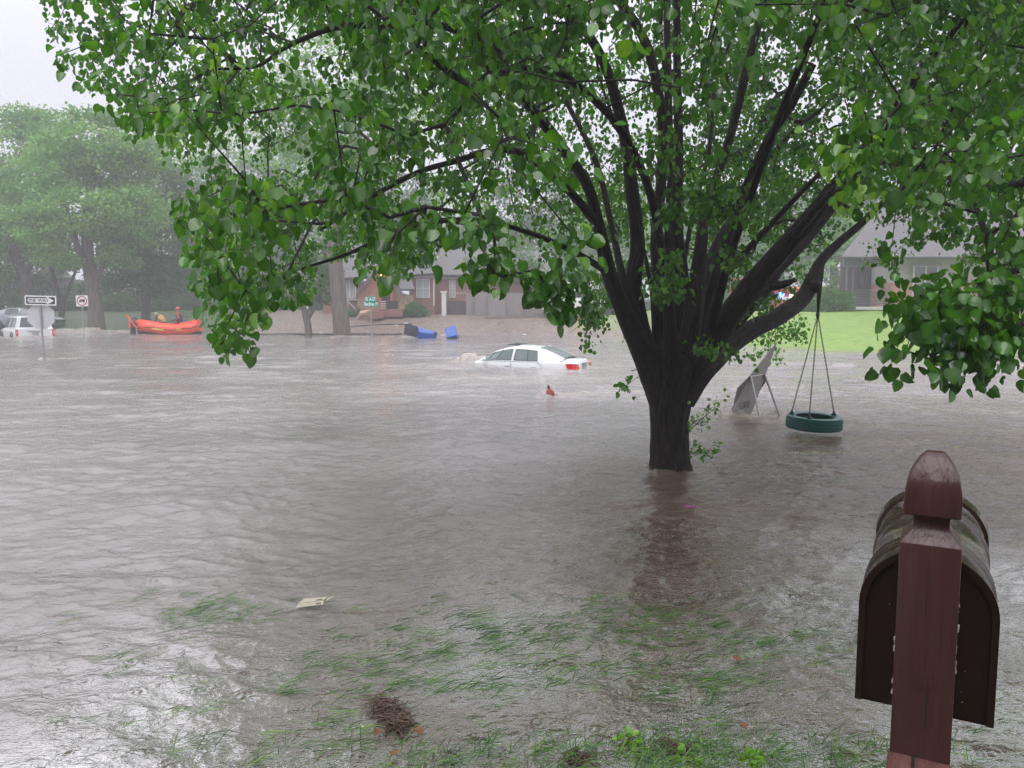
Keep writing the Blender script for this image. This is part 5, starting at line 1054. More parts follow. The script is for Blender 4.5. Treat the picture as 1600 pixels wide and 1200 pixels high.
def head(parent, c, fwd, helm, hm_):
    mb = MB(); c = Vector(c); f = Vector(fwd).normalized(); mb.ball(c, .105, 14, 10, (.82, .95, 1.12)); mb.ball(c+f*.10-Vector((0, 0, .01)), .02, 6, 5); h = obj('head', mb, M['skin'], parent, smooth=True)
    s = f.cross(Vector((0, 0, 1))).normalized(); mb = MB()
    for k in (-1, 1): mb.ball(c+f*.093+s*.035*k+Vector((0, 0, .02)), .011, 6, 5)
    mb.tube([c+f*.097-s*.025-Vector((0, 0, .05)), c+f*.103-Vector((0, 0, .052)), c+f*.097+s*.025-Vector((0, 0, .05))], .006, 5); obj('face', mb, M['black'], h)
    mb = MB(); n = 16; rows_ = []
    for i in range(7):
        a = math.pi*.53*i/6; rows_.append((.135*math.sin(a)+.002, .145*math.cos(a)+.02))
    mb.lathe(rows_[::-1], n, tuple(c+Vector((0, 0, -.005)))); mb.ball(c+f*.11+Vector((0, 0, .03)), .04, 8, 5, (1, 1, .25)); obj('helmet', mb, hm_, parent, smooth=True)
# 1: standing in the water at the bow, bent, holding the bow rope
p1 = P(208, 520, RY-.3); z1 = -.75
A_ = P(207.5, 506, RY-.3)-Vector((p1.x, RY-.3, 0)); hd = P(209.5, 496, RY-.3)-Vector((p1.x, RY-.3, 0)); hz = P(219, 513, RY-.3)-Vector((p1.x, RY-.3, 0))
J = [(0, 0, .22), (0, 0, .40), (.02, 0, .60), (.05, 0, .74), (.07, 0, .82), (-.10, 0, -.25), (-.12, 0, -.75), (.12, .05, -.25), (.14, .05, -.75), (.05, -.20, .70), (.18, -.30, .50), (.36, -.22, .42), (.05, .20, .70), (.20, .28, .50), (.38, .16, .44), (-.02, .0, .1)]
E = [(0, 1), (1, 2), (2, 3), (3, 4), (0, 15), (15, 5), (5, 6), (15, 7), (7, 8), (3, 9), (9, 10), (10, 11), (3, 12), (12, 13), (13, 14)]
Rr_ = [.15, .16, .18, .13, .06, .09, .07, .09, .07, .075, .055, .04, .075, .055, .04, .15]
pr1, _ = body('person', 'rescuer in black drysuit wading at the bow of the orange raft', (p1.x, RY-.3, -.02), J, E, Rr_, M['suit'])
head(pr1, (.11, 0, .93), (1, -.3, -.25), 'h', mat('black helmet', (.03, .03, .035), .3, coat=.4)); hand(pr1, (.36, -.22, .42), (1, .3, -.1)); hand(pr1, (.38, .16, .44), (1, -.2, -.1))
pd = thing('paddle', 'orange paddle held across the wading rescuer', 'paddle', (p1.x, RY-.62, 0)); mb = MB(); a = P(200.5, 496, RY-.62); e2 = P(214, 513, RY-.62); mb.tube([a, e2], .035, 6); obj('shaft', mb, M['orange'], pd, True)
mb = MB(); d_ = (a-e2).normalized(); mb.plate([a-Vector((.06, 0, 0)), a+d_*.2-Vector((.06, 0, 0)), a+d_*.2+Vector((.06, 0, 0)), a+Vector((.06, 0, 0))], .03); mb.plate([P(200.5, 501, RY-.6), P(203, 501, RY-.6), P(204, 512, RY-.6), P(201, 512, RY-.6)], .04); obj('blade', mb, M['orange'], pd, True)
# 2: bending forward in the boat, yellow vest
p2 = P(254, 508, RY+.9); J2 = [(0, 0, .0), (.0, 0, .22), (-.12, 0, .42), (-.24, 0, .50), (-.32, 0, .50), (.12, -.13, -.12), (-.18, -.15, -.28), (.12, .13, -.12), (-.18, .15, -.28), (-.24, -.21, .44), (-.30, -.27, .20), (-.38, -.2, .0), (-.24, .21, .44), (-.30, .27, .20), (-.38, .2, .0)]
E2 = [(0, 1), (1, 2), (2, 3), (3, 4), (0, 5), (5, 6), (0, 7), (7, 8), (3, 9), (9, 10), (10, 11), (3, 12), (12, 13), (13, 14)]
R2 = [.20, .19, .20, .13, .06, .11, .08, .11, .08, .08, .06, .045, .08, .06, .045]
pr2, _ = body('person', 'rescuer bending down in the raft, yellow vest over dark drysuit', (p2.x, RY+.9, p2.z+.02), J2, E2, R2, M['suit'])
head(pr2, (-.36, 0, .60), (-1, -.2, -.6), 'h', mat('tan helmet', (.35, .25, .12), .4)); hand(pr2, (-.38, -.2, .0), (-.2, .2, -1)); hand(pr2, (-.38, .2, .0), (-.2, -.2, -1))
mb = MB(); mb.tube([(.03, 0, .12), (-.02, 0, .26), (-.13, 0, .40), (-.22, 0, .50)], [.20, .225, .235, .17], 14); obj('vest', mb, M['vest'], pr2, smooth=True); mb = MB(); mb.tube([(.08, -.2, .18), (-.0, -.23, .25), (-.1, -.25, .32)], .03, 6); mb.tube([(.04, -.21, .08), (-.03, -.235, .15)], .03, 6); obj('vest_strap', mb, M['suit'], pr2)
# 3: upright, red drysuit and helmet
p3 = P(280, 507, RY+.9); J3 = [(0, 0, .0), (0, 0, .25), (-.02, 0, .48), (-.03, 0, .62), (-.03, 0, .72), (-.25, -.12, -.06), (-.28, -.13, -.28), (-.25, .12, -.06), (-.28, .13, -.28), (-.03, -.22, .56), (.06, -.28, .32), (-.16, -.25, .22), (-.03, .22, .56), (.16, .24, .44), (.34, .10, .40)]
pr3, _ = body('person', 'upright rescuer in red drysuit and red helmet in the raft', (p3.x, RY+.9, p3.z+.05), J3, E2, [.18, .17, .19, .12, .055, .10, .07, .10, .07, .075, .055, .04, .075, .055, .04], M['suitred'])
head(pr3, (-.05, 0, .85), (-1, -.3, -.05), 'h', mat('red helmet', (.55, .06, .05), .3, coat=.4)); hand(pr3, (-.16, -.25, .22), (-1, 0, -.3)); hand(pr3, (.34, .10, .40), (1, 0, 0))
mb = MB(); mb.tube([(.02, 0, .10), (.03, 0, .30), (.02, 0, .50), (0, 0, .60)], [.19, .205, .205, .13], 14); obj('vest', mb, M['suit'], pr3, smooth=True); mb = MB(); mb.tube([(-.02, -.19, .55), (.05, -.215, .46), (.08, -.20, .36)], .028, 6); obj('vest_strap', mb, M['white'], pr3)
# ------------------------------------------------------------------ houses, fence, far trees
def S(Y): return Y/F
def bxp(mb, x0, x1, y0, y1, Y, dep, dz=0):      # box whose front face fills a pixel rectangle at distance Y, running back by dep
    a = P(x0, y1, Y); b2 = P(x1, y0, Y); mb.box(((a.x+b2.x)/2, Y+dep/2, (a.z+b2.z)/2+dz), (abs(b2.x-a.x), dep, abs(b2.z-a.z))); return mb
def part(parent, name, m, *boxes, smooth=False):
    mb = MB()
    for b_ in boxes: bxp(mb, *b_)
    return obj(name, mb, m, parent, True, smooth)
def window(parent, x0, x1, y0, y1, Y, nx=2, ny=2, m=None, wall_m=None):
    f = part(parent, 'window', M['white'], (x0, x1, y0, y0+1.0, Y-.06, .10), (x0, x1, y1-1.0, y1, Y-.06, .10), (x0, x0+.9, y0+1.0, y1-1.0, Y-.06, .10), (x1-.9, x1, y0+1.0, y1-1.0, Y-.06, .10), ((x0+x1)/2-.35, (x0+x1)/2+.35, y0+1, y1-1, Y-.055, .06), *([(x0+.9, (x0+x1)/2-.35, (y0+y1)/2-.3, (y0+y1)/2+.3, Y-.05, .05), ((x0+x1)/2+.35, x1-.9, (y0+y1)/2-.3, (y0+y1)/2+.3, Y-.05, .05)] if ny > 1 else []))
    g_ = part(f, 'pane', m or M['curtain'], (x0+.8, x1-.8, y0+.8, y1-.8, Y-.02, .012))
    for v in g_.data.vertices: v.co = v.co   # child of a top-level child at the same origin
    g_.parent = f
    return f
def child_fix(): pass
def roof_prism(parent, name, m, pts, th=.15): mb = MB(); mb.plate(pts, th); return obj(name, mb, m, parent, True)
# centre brick house
HY = 54.0; hx = P(620, 492, HY)
h = thing('brick_house', 'red brick cottage with tan stone entrance arch and lit porch lamp beyond the muddy lawn', 'house', (hx.x, HY, 0))
part(h, 'wall', M['brick'], (505, 590, 440, 500, HY+.6, 7), (640, 679, 434, 500, HY+.6, 7))
part(h, 'wall', M['brick'], (679, 880, 436, 500, HY+2.5, 6))
part(h, 'trim_board', M['trim'], (636, 684, 429, 434.5, HY+.4, .3)); part(h, 'trim_board', M['trim'], (679, 880, 431, 436, HY+2.3, .3))
part(h, 'downspout', M['white'], (677, 678.6, 436, 478, HY+.45, .08))
def pw(px, py, dy): return P(px, py, HY+dy)
# entrance gable: stone with a steep right slope, brick arch reveal, door
gab = [(560, 500), (560, 462), (574, 440), (600, 408), (606, 412), (618, 436), (630, 462), (645, 466), (645, 500)]
arch_o = [(594, 500), (594, 446), (595.5, 440), (599, 435.5), (603, 434), (607, 435.5), (610.5, 440), (612, 446), (612, 500)]
mb = MB(); outl = [(560, 500), (560, 458), (574, 436), (600, 406)]
left_p = [pw(x, y, -1.2) for x, y in [(560, 500), (560, 455), (582, 426), (600, 406), (603, 434), (599, 435.5), (595.5, 440), (594, 446), (594, 500)]]
right_p = [pw(x, y, -1.2) for x, y in [(612, 500), (612, 446), (610.5, 440), (607, 435.5), (603, 434), (600, 406), (604, 410), (616, 434), (628, 458), (645, 462), (645, 500)]]
mb = MB(); mb.plate(left_p, .5); lw = obj('gable_wall', mb, M['brick_pale'], h, True); mb = MB(); mb.plate(right_p, .5); obj('gable_wall', mb, M['stone'], h, True, label='tan stone right half of the entrance gable')
mb = MB(); ap = [pw(x, y, -1.45) for x, y in arch_o]; mb.tube(ap, .10, 6); obj('arch_trim', mb, mat('arch brick', (.5, .16, .10), .7), h, True)
part(h, 'door', mat('brown door', (.16, .09, .07), .5), (595, 611, 440, 486, HY-.6, .1)); part(h, 'door_glass', M['curtain'], (600, 607, 446, 466, HY-.66, .05))
mb = MB(); c = pw(604, 461, -.75); mb.tube([c+Vector((.22*math.cos(a), 0, .22*math.sin(a))) for a in np.linspace(0, 6.28, 14)], .07, 6, nz=.3); obj('wreath', mb, mat('wreath', (.05, .12, .04), .7, var=.3, vs=20), h, True)
part(h, 'step', M['brick'], (592, 628, 483.5, 495, HY-2.8, 2.2)); part(h, 'step', M['brick'], (575, 597, 487, 492, HY-3.3, .5), (575, 597, 491, 497, HY-3.6, .8))
part(h, 'porch_screen', M['dark'], (606, 622, 470, 482.5, HY-2.3, .06))
mb = MB()
for i in range(4): bxp(mb, 595.5, 602.5, 470.5+i*3.4, 472+i*3.4, HY-2.6, .05)
obj('striped_panel', mb, M['white'], h, True)
roof_prism(h, 'gable_roof', M['roof'], [pw(600, 403.5, -1.7), pw(600, 403.5, 2.5), pw(631, 461, 2.5), pw(631, 461, -1.7)], .18); roof_prism(h, 'gable_roof', M['roof'], [pw(600, 403.5, -1.7), pw(556, 457, -1.7), pw(556, 457, 2.5), pw(600, 403.5, 2.5)], .18)
roof_prism(h, 'side_roof', M['roof'], [pw(619, 432, .6), pw(641, 432, .6), pw(647.5, 451.5, -1.5), pw(626, 451.5, -1.5)], .14)
roof_prism(h, 'main_roof', M['roof'], [pw(500, 440, .1), pw(686, 430, .1), pw(672, 388, 4), pw(520, 388, 4)], .2); roof_prism(h, 'main_roof', M['roof'], [pw(520, 388, 4), pw(672, 388, 4), pw(686, 430, 8), pw(500, 440, 8)], .2)
roof_prism(h, 'wing_roof', M['roof'], [pw(676, 433, 2.2), pw(884, 433, 2.2), pw(868, 396, 6), pw(690, 392, 6)], .2)
window(h, 650.5, 671.5, 435.5, 465.5, HY+.6, 2, 2); window(h, 702, 711.5, 437, 465, HY+2.5, 1, 2); window(h, 738, 747, 440, 462, HY+2.5, 1, 2); window(h, 536, 556, 434, 466, HY+.6, 2, 1)
part(h, 'half_timber', M['trim'], (541, 544, 467, 492, HY+.45, .12), (559, 562, 467, 492, HY+.45, .12), (544, 559, 467, 469.5, HY+.45, .12))
mb = MB(); mb.tube([pw(544, 472, .3), pw(561, 489, .3)], .07, 4); obj('brace', mb, M['trim'], h, True)
mb = MB(); c = pw(598, 430, -1.95); mb.tube([c+Vector((0, .5, .25)), c+Vector((0, 0, .25)), c+Vector((0, 0, .15))], .03, 5); lampo = obj('porch_lamp', mb, M['black'], h, True); mb = MB(); mb.ball(tuple(c), .13, 10, 7, (1, 1, 1.2)); bulb = obj('bulb', mb, glow('warm bulb', (1, .42, .14), 4), lampo, False)
for v in bulb.data.vertices: v.co -= Vector(h.location)
pl = bpy.data.lights.new('porch lamp light', 'POINT'); pl.energy = 7; pl.color = (1, .5, .2); pl.shadow_soft_size = .12; plo = bpy.data.objects.new('porch_lamp_light', pl); COL.objects.link(plo); plo.parent = lampo; plo.location = c-Vector(h.location)+Vector((.25, -.35, -.1))
for o in list(bpy.data.objects):      # panes were built in world space under the window part
    pass
# white post beside the gate, gate, fence and low wall
q = P(693, 492, 52.5); wp = thing('gate_pillar', 'white square pillar with a flat cap at the side gate', 'pillar', (q.x, 52.5, q.z)); part(wp, 'shaft', M['white'], (690.2, 696.8, 457.5, 493, 52.5, .3)); part(wp, 'cap', M['white'], (688.2, 697.6, 454.8, 457.5, 52.45, .4))
gt = thing('side_gate', 'dark iron side gate between the white pillar and board fence', 'gate', (P(712, 490, 53).x, 53, 1.0)); part(gt, 'gate_panel', mat('dark boards', (.10, .08, .085), .8, var=.2, vs=3, stretch=(8, 8, .5)), (698, 729, 470, 494, 53.4, .06)); part(gt, 'top_rail', M['trim'], (712, 729, 457.2, 458.4, 53.2, .05))
fn_ = thing('board_fence', 'weathered grey board fence on top of the low block wall', 'fence', (P(800, 490, 52).x, 52, .9))
for i, (a, b2, ya, yb2, Y_) in enumerate([(728, 742, 457, 493, 52), (742.3, 762, 456.5, 493.5, 51.6), (762.3, 790, 456.5, 495, 51.3), (790.3, 815, 457.5, 493, 51.6), (815.3, 845, 459, 491, 52.2), (845.3, 885, 461, 488, 53)]):
    mb = MB(); n = int((b2-a)/2.6)
    for k in range(n):
        x0 = a+(b2-a)*k/n; x1 = a+(b2-a)*(k+1)/n; bxp(mb, x0+.1, x1-.1, ya+random.uniform(-.3, .3), yb2, Y_+random.uniform(0, .04), .03)
    obj('fence_panel', mb, M['fence'], fn_, True)
lw = thing('retaining_wall', 'low mauve grey block retaining wall under the board fence', 'wall', (P(800, 498, 50.5).x, 50.8, .5))
mb = MB(); pt4 = [(757, 497, 505.5), (777, 495, 507.5), (780, 494, 508), (830, 491.5, 500), (885, 487, 494)]
for i in range(4):
    a, b2 = pt4[i], pt4[i+1]; mb.plate([P(a[0], a[1], 50.8), P(b2[0], b2[1], 50.8), P(b2[0], b2[2]+1, 50.8), P(a[0], a[2]+1, 50.8)], -.35)
obj('wall_face', mb, M['wallgrey'], lw, True)
# right house with porch
RYY = 44.0; hr = thing('porch_house', 'brick house with dark grey shingled porch above the bright lawn', 'house', (P(1450, 490, RYY).x, RYY, 0))
part(hr, 'wall', M['brick_pale'], (1391, 1426, 442, 492, RYY, 6), (1466, 1760, 442, 492, RYY, 6), (1426, 1466, 471, 492, RYY, 6)); part(hr, 'wall', M['brick'], (1391, 1760, 405, 442, RYY+.15, 6), label=None) if False else part(hr, 'frieze', M['trim'], (1391, 1760, 404, 442, RYY+.25, 5.6))
part(hr, 'porch_wall', mat('dark plum siding', (.11, .085, .095), .7, var=.1, vs=2), (1312, 1392, 404, 486, RYY+2.6, .2)); part(hr, 'porch_floor', M['trim'], (1322, 1391, 479, 484, RYY-.6, 3.1)); part(hr, 'porch_base', mat('porch base', (.18, .14, .12), .8, var=.1), (1323, 1391, 484, 494, RYY-.45, 2.9))
mp_ = mat('grey porch paint', (.13, .135, .15), .5)
for a, b2 in ((1321, 1325.5), (1331, 1334.8)): part(hr, 'porch_column', mp_, (a, b2, 416, 479, RYY-.5, .16))
part(hr, 'porch_beam', mp_, (1319, 1391, 404, 416.5, RYY-.52, .3))
mb = MB()
for i in range(6): bxp(mb, 1336, 1391, 452+i*4.4, 453.2+i*4.4, RYY-.4, .04)
obj('railing', mb, mp_, hr, True)
for x0 in (1343, 1352, 1372): part(hr, 'porch_window', M['glass'], (x0, x0+6, 424, 452, RYY+2.5, .05))
def qr(px, py, dy): return P(px, py, RYY+dy)
roof_prism(hr, 'roof', M['roof'], [qr(1313, 405, -.9), qr(1800, 405, -.9), qr(1740, 330, 4), qr(1372, 330, 4)], .15); roof_prism(hr, 'roof', M['roof'], [qr(1372, 330, 4), qr(1740, 330, 4), qr(1800, 405, 8), qr(1313, 405, 8)], .15)
window(hr, 1427, 1465, 416, 470, RYY, 2, 2, mat('dark sash glass', (.16, .165, .18), .2))
ch_ = thing('porch_chair', 'pale wooden slatted chair on the porch boards', 'chair', (P(1381, 480, RYY+.6).x, RYY+.6, P(1381, 480, RYY+.6).z)); cm = mat('pale chair wood', (.42, .38, .32), .6)
for sx in (-.24, .24):
    for sy in (-.22, .22): mb = MB(); mb.box((sx, sy, .22), (.05, .05, .44)); obj('leg', mb, cm, ch_)
mb = MB(); mb.box((0, 0, .45), (.56, .52, .05)); obj('seat', mb, cm, ch_); mb = MB()
for k in range(5): mb.box((-.22+.11*k, .24, .75), (.06, .03, .56))
mb.box((0, .24, 1.03), (.54, .04, .06)); obj('backrest', mb, cm, ch_)
for sx in (-.27, .27): mb = MB(); mb.box((sx, 0, .66), (.05, .5, .04)); obj('armrest', mb, cm, ch_)
# houses glimpsed behind the left trees
def small_house(name, lab, x0, x1, ye, yr, yb2, Y, wm, wins):
    q = P((x0+x1)/2, yb2, Y); r = thing(name, lab, 'house', (q.x, Y, 0)); part(r, 'wall', wm, (x0, x1, ye, yb2, Y, 7)); g_ = lambda px, py, dy: P(px, py, Y+dy)
    roof_prism(r, 'roof', M['roof'], [g_(x0-5, ye, -.4), g_(x1+5, ye, -.4), g_(x1-12, yr, 4), g_(x0+12, yr, 4)], .15); roof_prism(r, 'roof', M['roof'], [g_(x0+12, yr, 4), g_(x1-12, yr, 4), g_(x1+5, ye, 8), g_(x0-5, ye, 8)], .15)
    for w in wins: window(r, *w, Y, 2, 2)
small_house('brick_house', 'red brick house mostly hidden by the trees beyond the raft', 225, 345, 440, 418, 480, 72, M['brick_pale'], [(240, 255, 448, 466), (300, 314, 448, 466)])
small_house('siding_house', 'cream sided house between trees left of the leaning trunk', 400, 470, 432, 405, 478, 74, mat('cream siding', (.62, .60, .56), .7, var=.05, stretch=(1, 1, 20)), [(420, 432, 444, 460)])
small_house('siding_house', 'pale sided house behind the ONE WAY panel', 58, 108, 436, 415, 476, 72, mat('grey siding', (.42, .40, .38), .7, var=.08, stretch=(1, 1, 20)), [(70, 80, 446, 460)])
small_house('siding_house', 'pale house glimpsed between the limbs at the far end of the street', 1050, 1150, 452, 425, 486, 74, mat('beige siding', (.50, .47, .42), .7, var=.08, stretch=(1, 1, 20)), [(1070, 1084, 460, 474)])
# unseen brick house added behind the viewpoint to block sky and shade the post
shade_house = thing('brick_house', 'unseen brick house with white framed windows, added behind the viewpoint to shade the yard', 'house', (0, -4.2, .3)); mb = MB(); mb.box((0, -3.5, 2.6), (18, 7, 5.6)); obj('wall', mb, M['brick'], shade_house)
mb = MB(); mb.plate([(-9.8, .9, 5.2), (9.8, .9, 5.2), (9.8, -3.5, 8.2), (-9.8, -3.5, 8.2)], .15); mb.plate([(-9.8, -3.5, 8.2), (9.8, -3.5, 8.2), (9.8, -7.9, 5.2), (-9.8, -7.9, 5.2)], .15); obj('roof', mb, M['roof'], shade_house)
for xw in (-5.5, -2.2, 3.4, 6.4):
    mb = MB(); mb.box((xw, .03, 1.6), (1.3, .1, 1.6)); w_o = obj('window', mb, M['white'], shade_house); mb = MB(); mb.box((xw, .09, 1.6), (1.1, .02, 1.4)); obj('pane', mb, M['glass'], w_o)
mb = MB(); mb.box((.6, .04, 1.0), (1.0, .1, 2.1)); obj('door', mb, mat('dark red door', (.15, .03, .03), .4), shade_house)
# odds and ends on the muddy bank
def litter(px, py, Y, w, h_2, name, lab, m, cat):
    q = P(px, py, Y); z = max(0, tz(q.x, Y)); mb = MB(); mb.ball((0, 0, h_2*.3), .5, 9, 6, (w, w*.6, h_2), .3); o = obj(name, mb, m, smooth=True); o.location = (q.x, Y, z); return tag(o, lab, cat)
litter(634, 494, 49.5, .30, .1, 'plastic_scrap', 'white plastic scrap lying below the round shrub', M['white'], 'litter'); litter(619, 498, 49, .25, .08, 'plastic_scrap', 'small white scrap left of the round shrub', M['white'], 'litter'); litter(502, 517, 46.5, .28, .18, 'plastic_scrap', 'white scrap caught on the debris line between the trunks', M['white'], 'litter'); litter(819, 515, 45, .3, .1, 'plastic_scrap', 'white scrap on the water below the board fence', M['white'], 'litter')
q = P(570, 490, 51.5); mb = MB(); mb.tube([(-.45, 0, .05), (-.2, 0, .35), (.15, 0, .42), (.35, .0, .1)], [.08, .22, .25, .1], 9, nz=.1); o = obj('garden_ornament', mb, mat('pinkish stone', (.55, .33, .26), .7, var=.15)); o.location = (q.x, 51.5, tz(q.x, 51.5)-.02); tag(o, 'pinkish rounded garden ornament left of the brick steps', 'ornament')
mb = MB(); pts = []
for i in range(60):
    px_ = 345+i*5.1; py_ = 516.5+1.6*math.sin(i*.5)+.02*i; q = P(px_, py_, 46.2); pts.append((q.x, 46.0+.25*math.sin(i*.35), max(.0, tz(q.x, 46.1))+.03))
for k in range(260):
    a = random.choice(pts); an = random.uniform(0, 3.1); L = random.uniform(.1, .4); mb.tube([(a[0]-L*math.cos(an), a[1]-L*.2, a[2]), (a[0]+L*math.cos(an), a[1]+L*.2, a[2]+.03)], random.uniform(.015, .04), 4)
tag(obj('debris_line', mb, M['straw']), 'long dark line of twigs and mulch washed along the bank', 'debris')
mb = MB(); pts = [P(548+i*12, 506.5-i*.75-2*math.sin(i*.9), 49.3) for i in range(9)]; mb.tube([(p.x, 49.3, tz(p.x, 49.3)+.03) for p in pts], .03, 6); tag(obj('garden_hose', mb, M['black']), 'dark hose snaking across the muddy lawn in front of the steps', 'hose')
# ------------------------------------------------------------------ far trees and shrubs
def far_tree(name, lab, base_px, Y, trunk, lobes, nat, nleaf, lsz, m, group=None, tw=.3, bark='bark_far', flat_=.8, droop=.0, limbs=None):
    """trunk: list of (px, py, width px); lobes: list of (px, py, rx px, ry px, dY)"""
    b0 = P(trunk[0][0], trunk[0][1], Y); zb = min(tz(b0.x, Y), b0.z)-.15; r = thing(name, lab, 'tree', (b0.x, Y, zb), 0, group)
    pts = [P(a, b2, Y) for a, b2, w in trunk]; pts[0].z = zb-.1; rd = [w/2*S(Y) for a, b2, w in trunk]; tp, tr2 = smooth_path(pts, rd, .35); mb = MB(); bark_tube(mb, tp, tr2, 14, .06); obj('trunk', mb, M[bark], r, True, True, angle=180)
    for lb_ in (limbs or []):
        q, w = smooth_path([P(a, b2, Y+dy) for a, b2, wd, dy in lb_], [wd/2*S(Y) for a, b2, wd, dy in lb_], .35); mb = MB(); bark_tube(mb, q, w, 10, .06); obj('limb', mb, M[bark], r, True, True, angle=180)
    sk2 = Skel(); pv_ = -1
    for j in range(len(tp)//3, len(tp), 2): pv_ = sk2.add(tp[j], pv_, True)
    A = []; wts = np.array([l[2]*l[3] for l in lobes], float); wts /= wts.sum()
    for l, k in zip(lobes, np.maximum(4, (wts*nat).astype(int))):
        c = np.array(P(l[0], l[1], Y+l[4])); d = rnd(k); d /= np.linalg.norm(d, axis=1, keepdims=True); rad_ = RNG.random((k, 1))**.33; rad_ = .45+.55*rad_
        A.append(c+d*rad_*np.array([l[2]*S(Y), l[2]*S(Y)*.85, l[3]*S(Y)]))
    A = np.vstack(A); A[:, 2] = np.maximum(A[:, 2], zb+.3); en = grow(sk2, A, .9, .25, jit=.12); r2 = np.minimum(radii(sk2, .012, 2.2), .16); mb = MB(); skel_tubes(mb, sk2, r2, [not x for x in sk2.main], lambda q: 5 if q > .03 else 3); obj('branchwork', mb, M[bark], r, True)
    own = RNG.integers(0, len(A), nleaf); E_ = np.array([sk2.p[i] for i in en]); E_ = E_[RNG.integers(0, len(E_), nleaf)]; sp3 = np.median([l[2] for l in lobes])*S(Y)*.22
    off = rnd(nleaf, 1)*[sp3, sp3, sp3*flat_*.6]; off[:, 2] -= droop*np.abs(off[:, 0]); pos = E_+off; pos[:, 2] = np.maximum(pos[:, 2], zb+.2); nr = rnd(nleaf, .6)+[0, -.1, .7]; ax = off*.5+rnd(nleaf, .5); cl = np.array([float(v) for v in vnoise(E_[:, 0]+E_[:, 2], E_[:, 1]+E_[:, 2]*1.3, .55, 90)])
    link_mesh('crown', foliage_mesh('crown', pos-np.array(r.location), np.clip(RNG.normal(lsz, lsz*.3, nleaf), lsz*.3, lsz*2), nr, ax, np.clip(.42+.5*cl+RNG.normal(0, .12, nleaf), 0, 1), m, 'leaf', False), r)
    return r
gL = 'trees on the far left bank'
far_tree('elm_tree', 'tall grey green tree with leaning trunk just above the ONE WAY panel', 0, 56, [(50, 510, 22), (46, 470, 19), (38, 430, 18), (22, 390, 16), (8, 340, 13), (0, 280, 9)], [(20, 235, 70, 60, 0), (-50, 300, 60, 60, 0), (75, 215, 45, 45, 2), (60, 290, 60, 35, -2), (-20, 370, 50, 35, -1), (20, 330, 50, 35, -2), (-30, 420, 35, 25, -1), (75, 380, 35, 25, 0)], 300, 30000, .20, M['leaf_far'], gL, limbs=[[(40, 430, 12, 0), (52, 390, 10, -.5), (62, 340, 8, -1), (80, 290, 6, -1)]])
far_tree('elm_tree', 'tall tree with dark forked trunk standing at the splashing water edge', 0, 50, [(152, 520, 28), (149, 480, 22), (142, 430, 19), (136, 380, 17), (138, 320, 13), (150, 250, 9)], [(150, 225, 60, 50, 0), (95, 260, 50, 45, 0), (200, 265, 50, 50, 1), (130, 330, 75, 35, -1), (60, 350, 40, 25, -2), (210, 330, 45, 30, -1), (240, 240, 30, 30, 1), (195, 390, 40, 30, 1), (95, 395, 30, 22, -1)], 320, 32000, .19, M['leaf_far'], gL, limbs=[[(146, 440, 11, 0), (128, 400, 9, -.4), (108, 350, 10, -.8), (92, 290, 7, -.8)], [(146, 450, 9, 0), (166, 400, 7, .4), (190, 340, 8, .8), (205, 290, 6, .8)]])
far_tree('maple_tree', 'dense dark green tree filling the bank above the raft', 0, 57, [(228, 505, 14), (228, 440, 12), (230, 350, 9), (232, 270, 6)], [(235, 300, 55, 60, 0), (205, 370, 45, 45, -1), (265, 380, 50, 55, -1), (235, 430, 60, 35, -2), (290, 320, 40, 50, 0)], 260, 28000, .18, M['leaf_dark'], gL)
far_tree('small_tree', 'small multi stemmed tree under the tall ones left of the no trucks sign', 0, 60, [(97, 505, 10), (94, 470, 8), (86, 440, 6), (78, 415, 4)], [(80, 410, 26, 16, 0), (118, 405, 22, 16, 0), (60, 440, 14, 12, 0), (100, 380, 22, 12, 0)], 70, 2600, .16, M['leaf_dark'], gL, limbs=[[(97, 490, 7, 0), (104, 460, 6, 0), (116, 430, 4, 0), (124, 405, 3, 0)]])
far_tree('elm_tree', 'faint tall tree rising in the rain behind the left hand trees', 0, 80, [(350, 500, 14), (350, 400, 11), (352, 300, 8), (356, 230, 5)], [(350, 235, 50, 50, 0), (300, 290, 45, 45, 0), (400, 300, 50, 50, 0), (350, 350, 70, 50, -2), (440, 260, 40, 45, 2), (300, 400, 50, 50, 0)], 200, 16000, .30, M['leaf_far'], gL)
far_tree('elm_tree', 'faint pale tree standing far back between the left trees and the house', 0, 84, [(470, 500, 12), (470, 400, 10), (475, 300, 7)], [(470, 270, 50, 60, 0), (510, 330, 50, 60, 0), (430, 370, 45, 50, 0), (540, 260, 45, 50, 0), (490, 420, 50, 40, 0)], 180, 14000, .30, M['leaf_far'], gL)
far_tree('elm_tree', 'tree at the extreme left edge behind the grey car', 0, 62, [(-70, 505, 22), (-72, 440, 18), (-78, 360, 14)], [(-60, 300, 70, 70, 0), (-10, 400, 45, 35, -2), (-90, 380, 60, 50, 0)], 150, 8000, .22, M['leaf_dark'], gL)
far_tree('leaning_tree', 'thick straight grey brown trunk leaning left with its foot in the water', 0, PZ(535, 526).y, [(536, 540, 29), (535, 522, 27), (531, 480, 25), (527, 440, 23), (523, 400, 22), (519, 340, 20), (517, 250, 16), (520, 150, 11)], [(520, 120, 90, 80, 0), (440, 170, 60, 60, 0), (600, 180, 60, 60, 0), (530, 240, 70, 40, 1)], 220, 11000, .19, M['leaf_far'])
